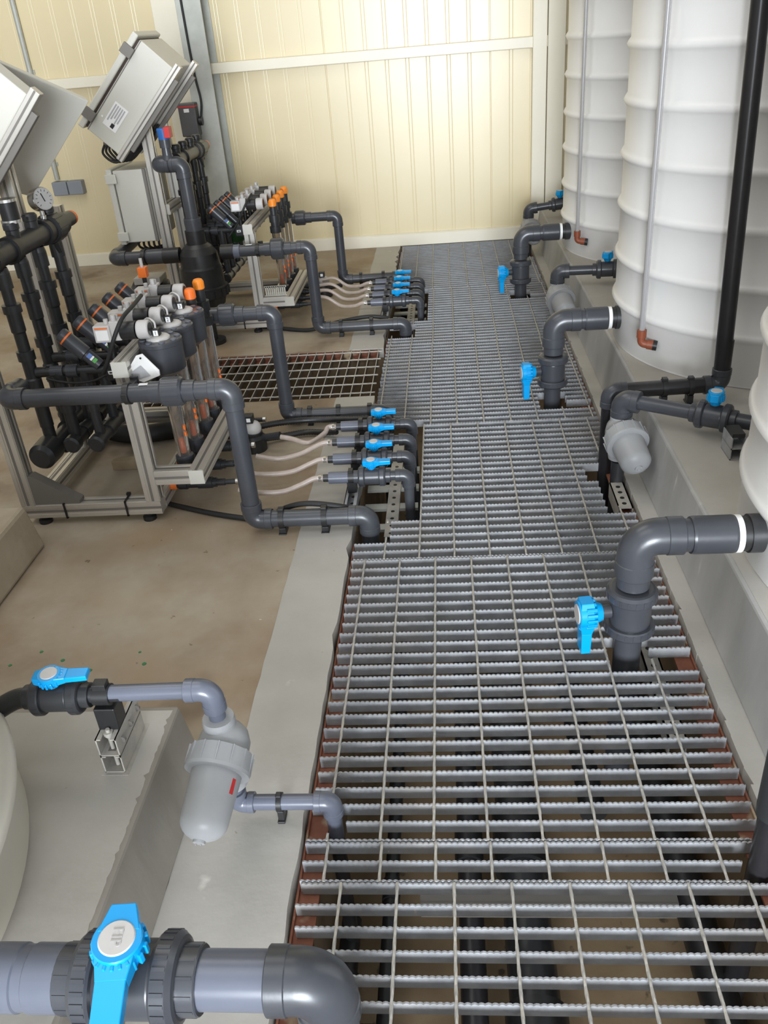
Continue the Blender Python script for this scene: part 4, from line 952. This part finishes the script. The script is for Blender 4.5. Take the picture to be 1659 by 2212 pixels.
# lower grey enclosure on the farther machine
t = thing('control_cabinet', 'upright grey enclosure with hinged lid below the tilted cabinet of the farther machine', 'cabinet', (-1.47, 4.08, .49), 'upright enclosure')
MB().box(-1.532, -1.378, 4.085, 4.39, .49, .815).build('cabinet_body', 'cab', t, bev=.004)
dr = MB().box(-1.562, -1.535, 4.075, 4.40, .483, .822).build('cabinet_door', 'cab', t, bev=.004)
for z0 in (.50, .76): MB().box(-1.568, -1.515, 4.066, 4.076, z0, z0 + .042).build('hinge', 'cab', dr, bev=.003)
m = MB().box(-1.392, -1.378, 4.082, 4.092, .49, .815); m.build('edge_strip', 'slot', t)
for k in range(5): MB().tube(smooth([(-1.50 + .025 * k, 4.15, .49), (-1.50 + .025 * k, 4.15, .455), (-1.47 + .02 * k, 4.18, .435), (-1.41 + .01 * k, 4.22, .44)], 5), .006, 8).build('cable', 'rubber', t)

# ------------------------------------------------------------------ filter of the farther machine
t = thing('disc_filter', 'black filter housing with grey riser and elbow on the farther machine', 'filter', (-1.172, 4.0, 0))
fx = -1.172
MB().sharp((fx, 4.0, .185), (0, 0, 1), [(0, .05), (.012, .088), (.05, .098), (.055, .112), (.10, .112), (.105, .102), (.19, .099), (.20, .094), (.255, .088), (.285, .068), (.30, .05)], 36).build('housing', 'black', t)
m = MB().sharp((fx, 4.0, .242), (0, 0, 1), [(0, .114), (.034, .114)], 36); m.ribs((fx, 4.0, .242), (0, 0, 1), 0, .036, .113, 18, .008, .007); m.build('clamp_band', 'rubber', t)
MB().cyl((fx, 4.0, .135), (fx, 4.0, .19), .03, n=20).build('drain_boss', 'black', t)
m = MB().cyl((fx, 4.0, .02), (fx, 4.0, .14), .022, n=16); m.sharp((fx, 4.0, 0), (0, 0, 1), [(0, .06), (.02, .06)], 20); m.build('stand', 'black', t)
MB().sharp((fx, 4.0, .485), (0, 0, 1), [(0, .045), (.06, .045)], 28).build('neck', 'black', t)
socket(t, (fx, 4.0, .535), (fx, 4.0, .60), .034, 'pvc', k=1.15)
run(t, [(fx, 4.0, .58), (fx, 4.0, .835), (-1.285, 4.0, .835), (-1.285, 4.13, .835)], .0290, 'pvc', arm=2.1, k=1.16)
MB().sharp((-1.232, 4.0, .855), (0, 0, 1), [(0, .030), (.02, .022), (.05, .020), (.051, .026), (.085, .026)], 20).build('air_valve_stem', 'pvc', t)
MB().sharp((-1.232, 4.0, .940), (0, 0, 1), [(0, .025), (.040, .028), (.046, .025)], 18).build('air_valve_cap', 'bluecap', t); MB().box(-1.222, -1.196, 3.972, 4.02, .946, .990).build('indicator', 'red_paint', t, bev=.002)
MB().cyl((-1.06, 4.0, .436), (-1.0, 4.0, .436), .035, n=24).build('side_port', 'black', t); MB().cyl((-1.34, 4.0, .436), (-1.26, 4.0, .436), .036, n=24).build('side_port', 'black', t)
run(t, [(-1.33, 4.0, .436), (-1.585, 4.0, .436), (-1.56, 4.30, .47)], .0290, 'pvc', arm=2.2, k=1.16)
socket(t, (-1.42, 4.0, .436), (-1.33, 4.0, .436), .0290, 'pvc', k=1.18); clip(t, (-1.435, 4.0, .436), (1, 0, 0), .031, down=(0, 1, 0), base=.03)
# black pump below its left pipe
t = thing('booster_pump', 'black motor pump on the floor under the grey enclosure of the farther machine', 'pump', (-1.53, 4.35, 0))
MB().sharp((-1.66, 4.35, .16), (1, 0, 0), [(0, .06), (.02, .085), (.18, .085), (.20, .075), (.26, .075), (.27, .04)], 28).build('pump_body', 'black', t); MB().box(-1.62, -1.45, 4.28, 4.42, 0, .09).build('pump_foot', 'black', t, bev=.004); MB().box(-1.62, -1.48, 4.28, 4.40, .235, .27).build('terminal_lid', 'capgrey', t, bev=.004)
for k in range(3): pass
t = thing('green_bowl', 'dark green filter bowl under the dosing valves of the farther machine', 'bowl', (-1.12, 4.52, .37))
MB().lathe((-1.12, 4.52, .375), (0, 0, 1), [(0, 0), (0, .05), (.015, .066), (.08, .07), (.085, .072)], 28).build('bowl', 'green', t); MB().sharp((-1.12, 4.52, .458), (0, 0, 1), [(0, .075), (.03, .075), (.031, .05), (.06, .05)], 28).build('bowl_head', 'black', t)
t = thing('wire_rack', 'small grey slotted cable duct on the farther machine frame', 'duct', (-.87, 4.16, .18)); m = MB()
for k in range(10): m.box(-.912 + .0105 * k, -.905 + .0105 * k, 4.15, 4.154, .178, .222)
m.box(-.915, -.805, 4.15, 4.154, .216, .224); m.box(-.915, -.805, 4.15, 4.20, .1745, .179); m.build('duct', 'cab', t)

# ------------------------------------------------------------------ things on the back wall
t = thing('conduit', 'grey conduit running down the back wall to the junction box', 'conduit', (-2.565, WY - .02, .56)); MB().cyl((-2.575, WY - .018, .575), (-2.575, WY - .018, 3.4), .016, n=14).build('conduit_pipe', 'column', t)
m = MB().box(-2.60, -2.55, WY - .008, WY, 1.20, 1.225); m.box(-2.60, -2.55, WY - .008, WY, .66, .68); m.build('saddle', 'column', t)
t = thing('junction_box', 'blue grey double junction box at the foot of the wall conduit', 'junction box', (-2.50, WY - .03, .48)); MB().box(-2.605, -2.505, WY - .062, WY + .004, .478, .565).build('box', 'greybox', t, bev=.006); MB().box(-2.50, -2.40, WY - .062, WY + .004, .478, .565).build('box', 'greybox', t, bev=.006)
t = thing('isolator_switch', 'dark isolator switch box with red stripe beside the galvanised column', 'switch', (-1.60, WY - .1, .8))
iy = WY - .30
MB().box(-1.595, -1.49, iy, iy + .08, .80, .985).build('switch_box', 'motor', t, bev=.006); MB().box(-1.597, -1.488, iy - .003, iy + .06, .962, .970).build('red_stripe', 'red_paint', t); MB().box(-1.560, -1.528, iy - .002, iy, .935, .955).build('label', 'paper', t)
MB().cyl((-1.485, iy + .04, .88), (-1.465, iy + .04, .88), .025, n=16).build('knob', 'black', t); MB().sharp((-1.565, iy + .04, .72), (0, 0, 1), [(0, .020), (.02, .028), (.05, .028), (.08, .02)], 16).build('gland', 'chrome', t); MB().cyl((-1.51, iy + .04, .66), (-1.51, iy + .04, .80), .018, n=12).build('gland', 'black', t)
MB().box(-1.56, -1.50, iy + .075, WY - .21, .82, .96).build('mounting_plate', 'column', t)
cable('black_cable', 'black cable hanging down the galvanised column to the isolator switch', 'cable', [(-1.49, WY - .225, 2.4), (-1.485, WY - .225, 1.5), (-1.478, WY - .225, 1.15), (-1.462, WY - .232, 1.0), (-1.472, WY - .235, .92), (-1.482, WY - .25, .885)], .007, 'rubber')

# ------------------------------------------------------------------ scattered floor marks
for k, (fx_, fy_, s_) in enumerate(((-.99, 1.575, .006), (-.905, 1.535, .006), (-.775, 1.555, .006), (-.935, 1.50, .006), (-1.06, 1.61, .005), (-1.12, 1.56, .005), (-.80, 1.60, .004))):
    m = MB().sharp((fx_, fy_, 0), (0, 0, 1), [(0, s_), (.0012, s_ * .9)], 7)
    tag(m.build('leaf_fragment', 'fleck'), 'tiny green fragment lying on the brown floor', 'fragment', 'green fragments on the floor')

# ------------------------------------------------------------------ light
def area(name, loc, target, sx, sy, power, col):
    l = bpy.data.lights.new(name, 'AREA'); l.shape = 'RECTANGLE'; l.size = sx; l.size_y = sy; l.energy = power; l.color = col
    o = bpy.data.objects.new(name, l); COL.objects.link(o); o.location = loc
    o.rotation_euler = (V(target) - V(loc)).to_track_quat('-Z', 'Y').to_euler(); return o
area('doorway_daylight', (.05, YF + .04, 1.28), (.05, 2, 1.24), 2.7, 2.4, 1200, (.87, .93, 1.0))
area('overhead_fill', (-1.3, .6, 3.75), (-1.1, .6, 0), 1.8, 3.0, 38, (1., .985, .96))  # added fill from overhead
area('overhead_fill', (-1.5, 3.3, 3.75), (-1.2, 3.3, 0), 1.8, 2.6, 50, (1., .97, .92))  # second added fill, placed to even the light on the tanks
wd = bpy.data.worlds.new('world'); SC.world = wd; wd.use_nodes = True
wd.node_tree.nodes['Background'].inputs[0].default_value = (.75, .85, 1., 1); wd.node_tree.nodes['Background'].inputs[1].default_value = .6
SC.view_settings.exposure = -.10
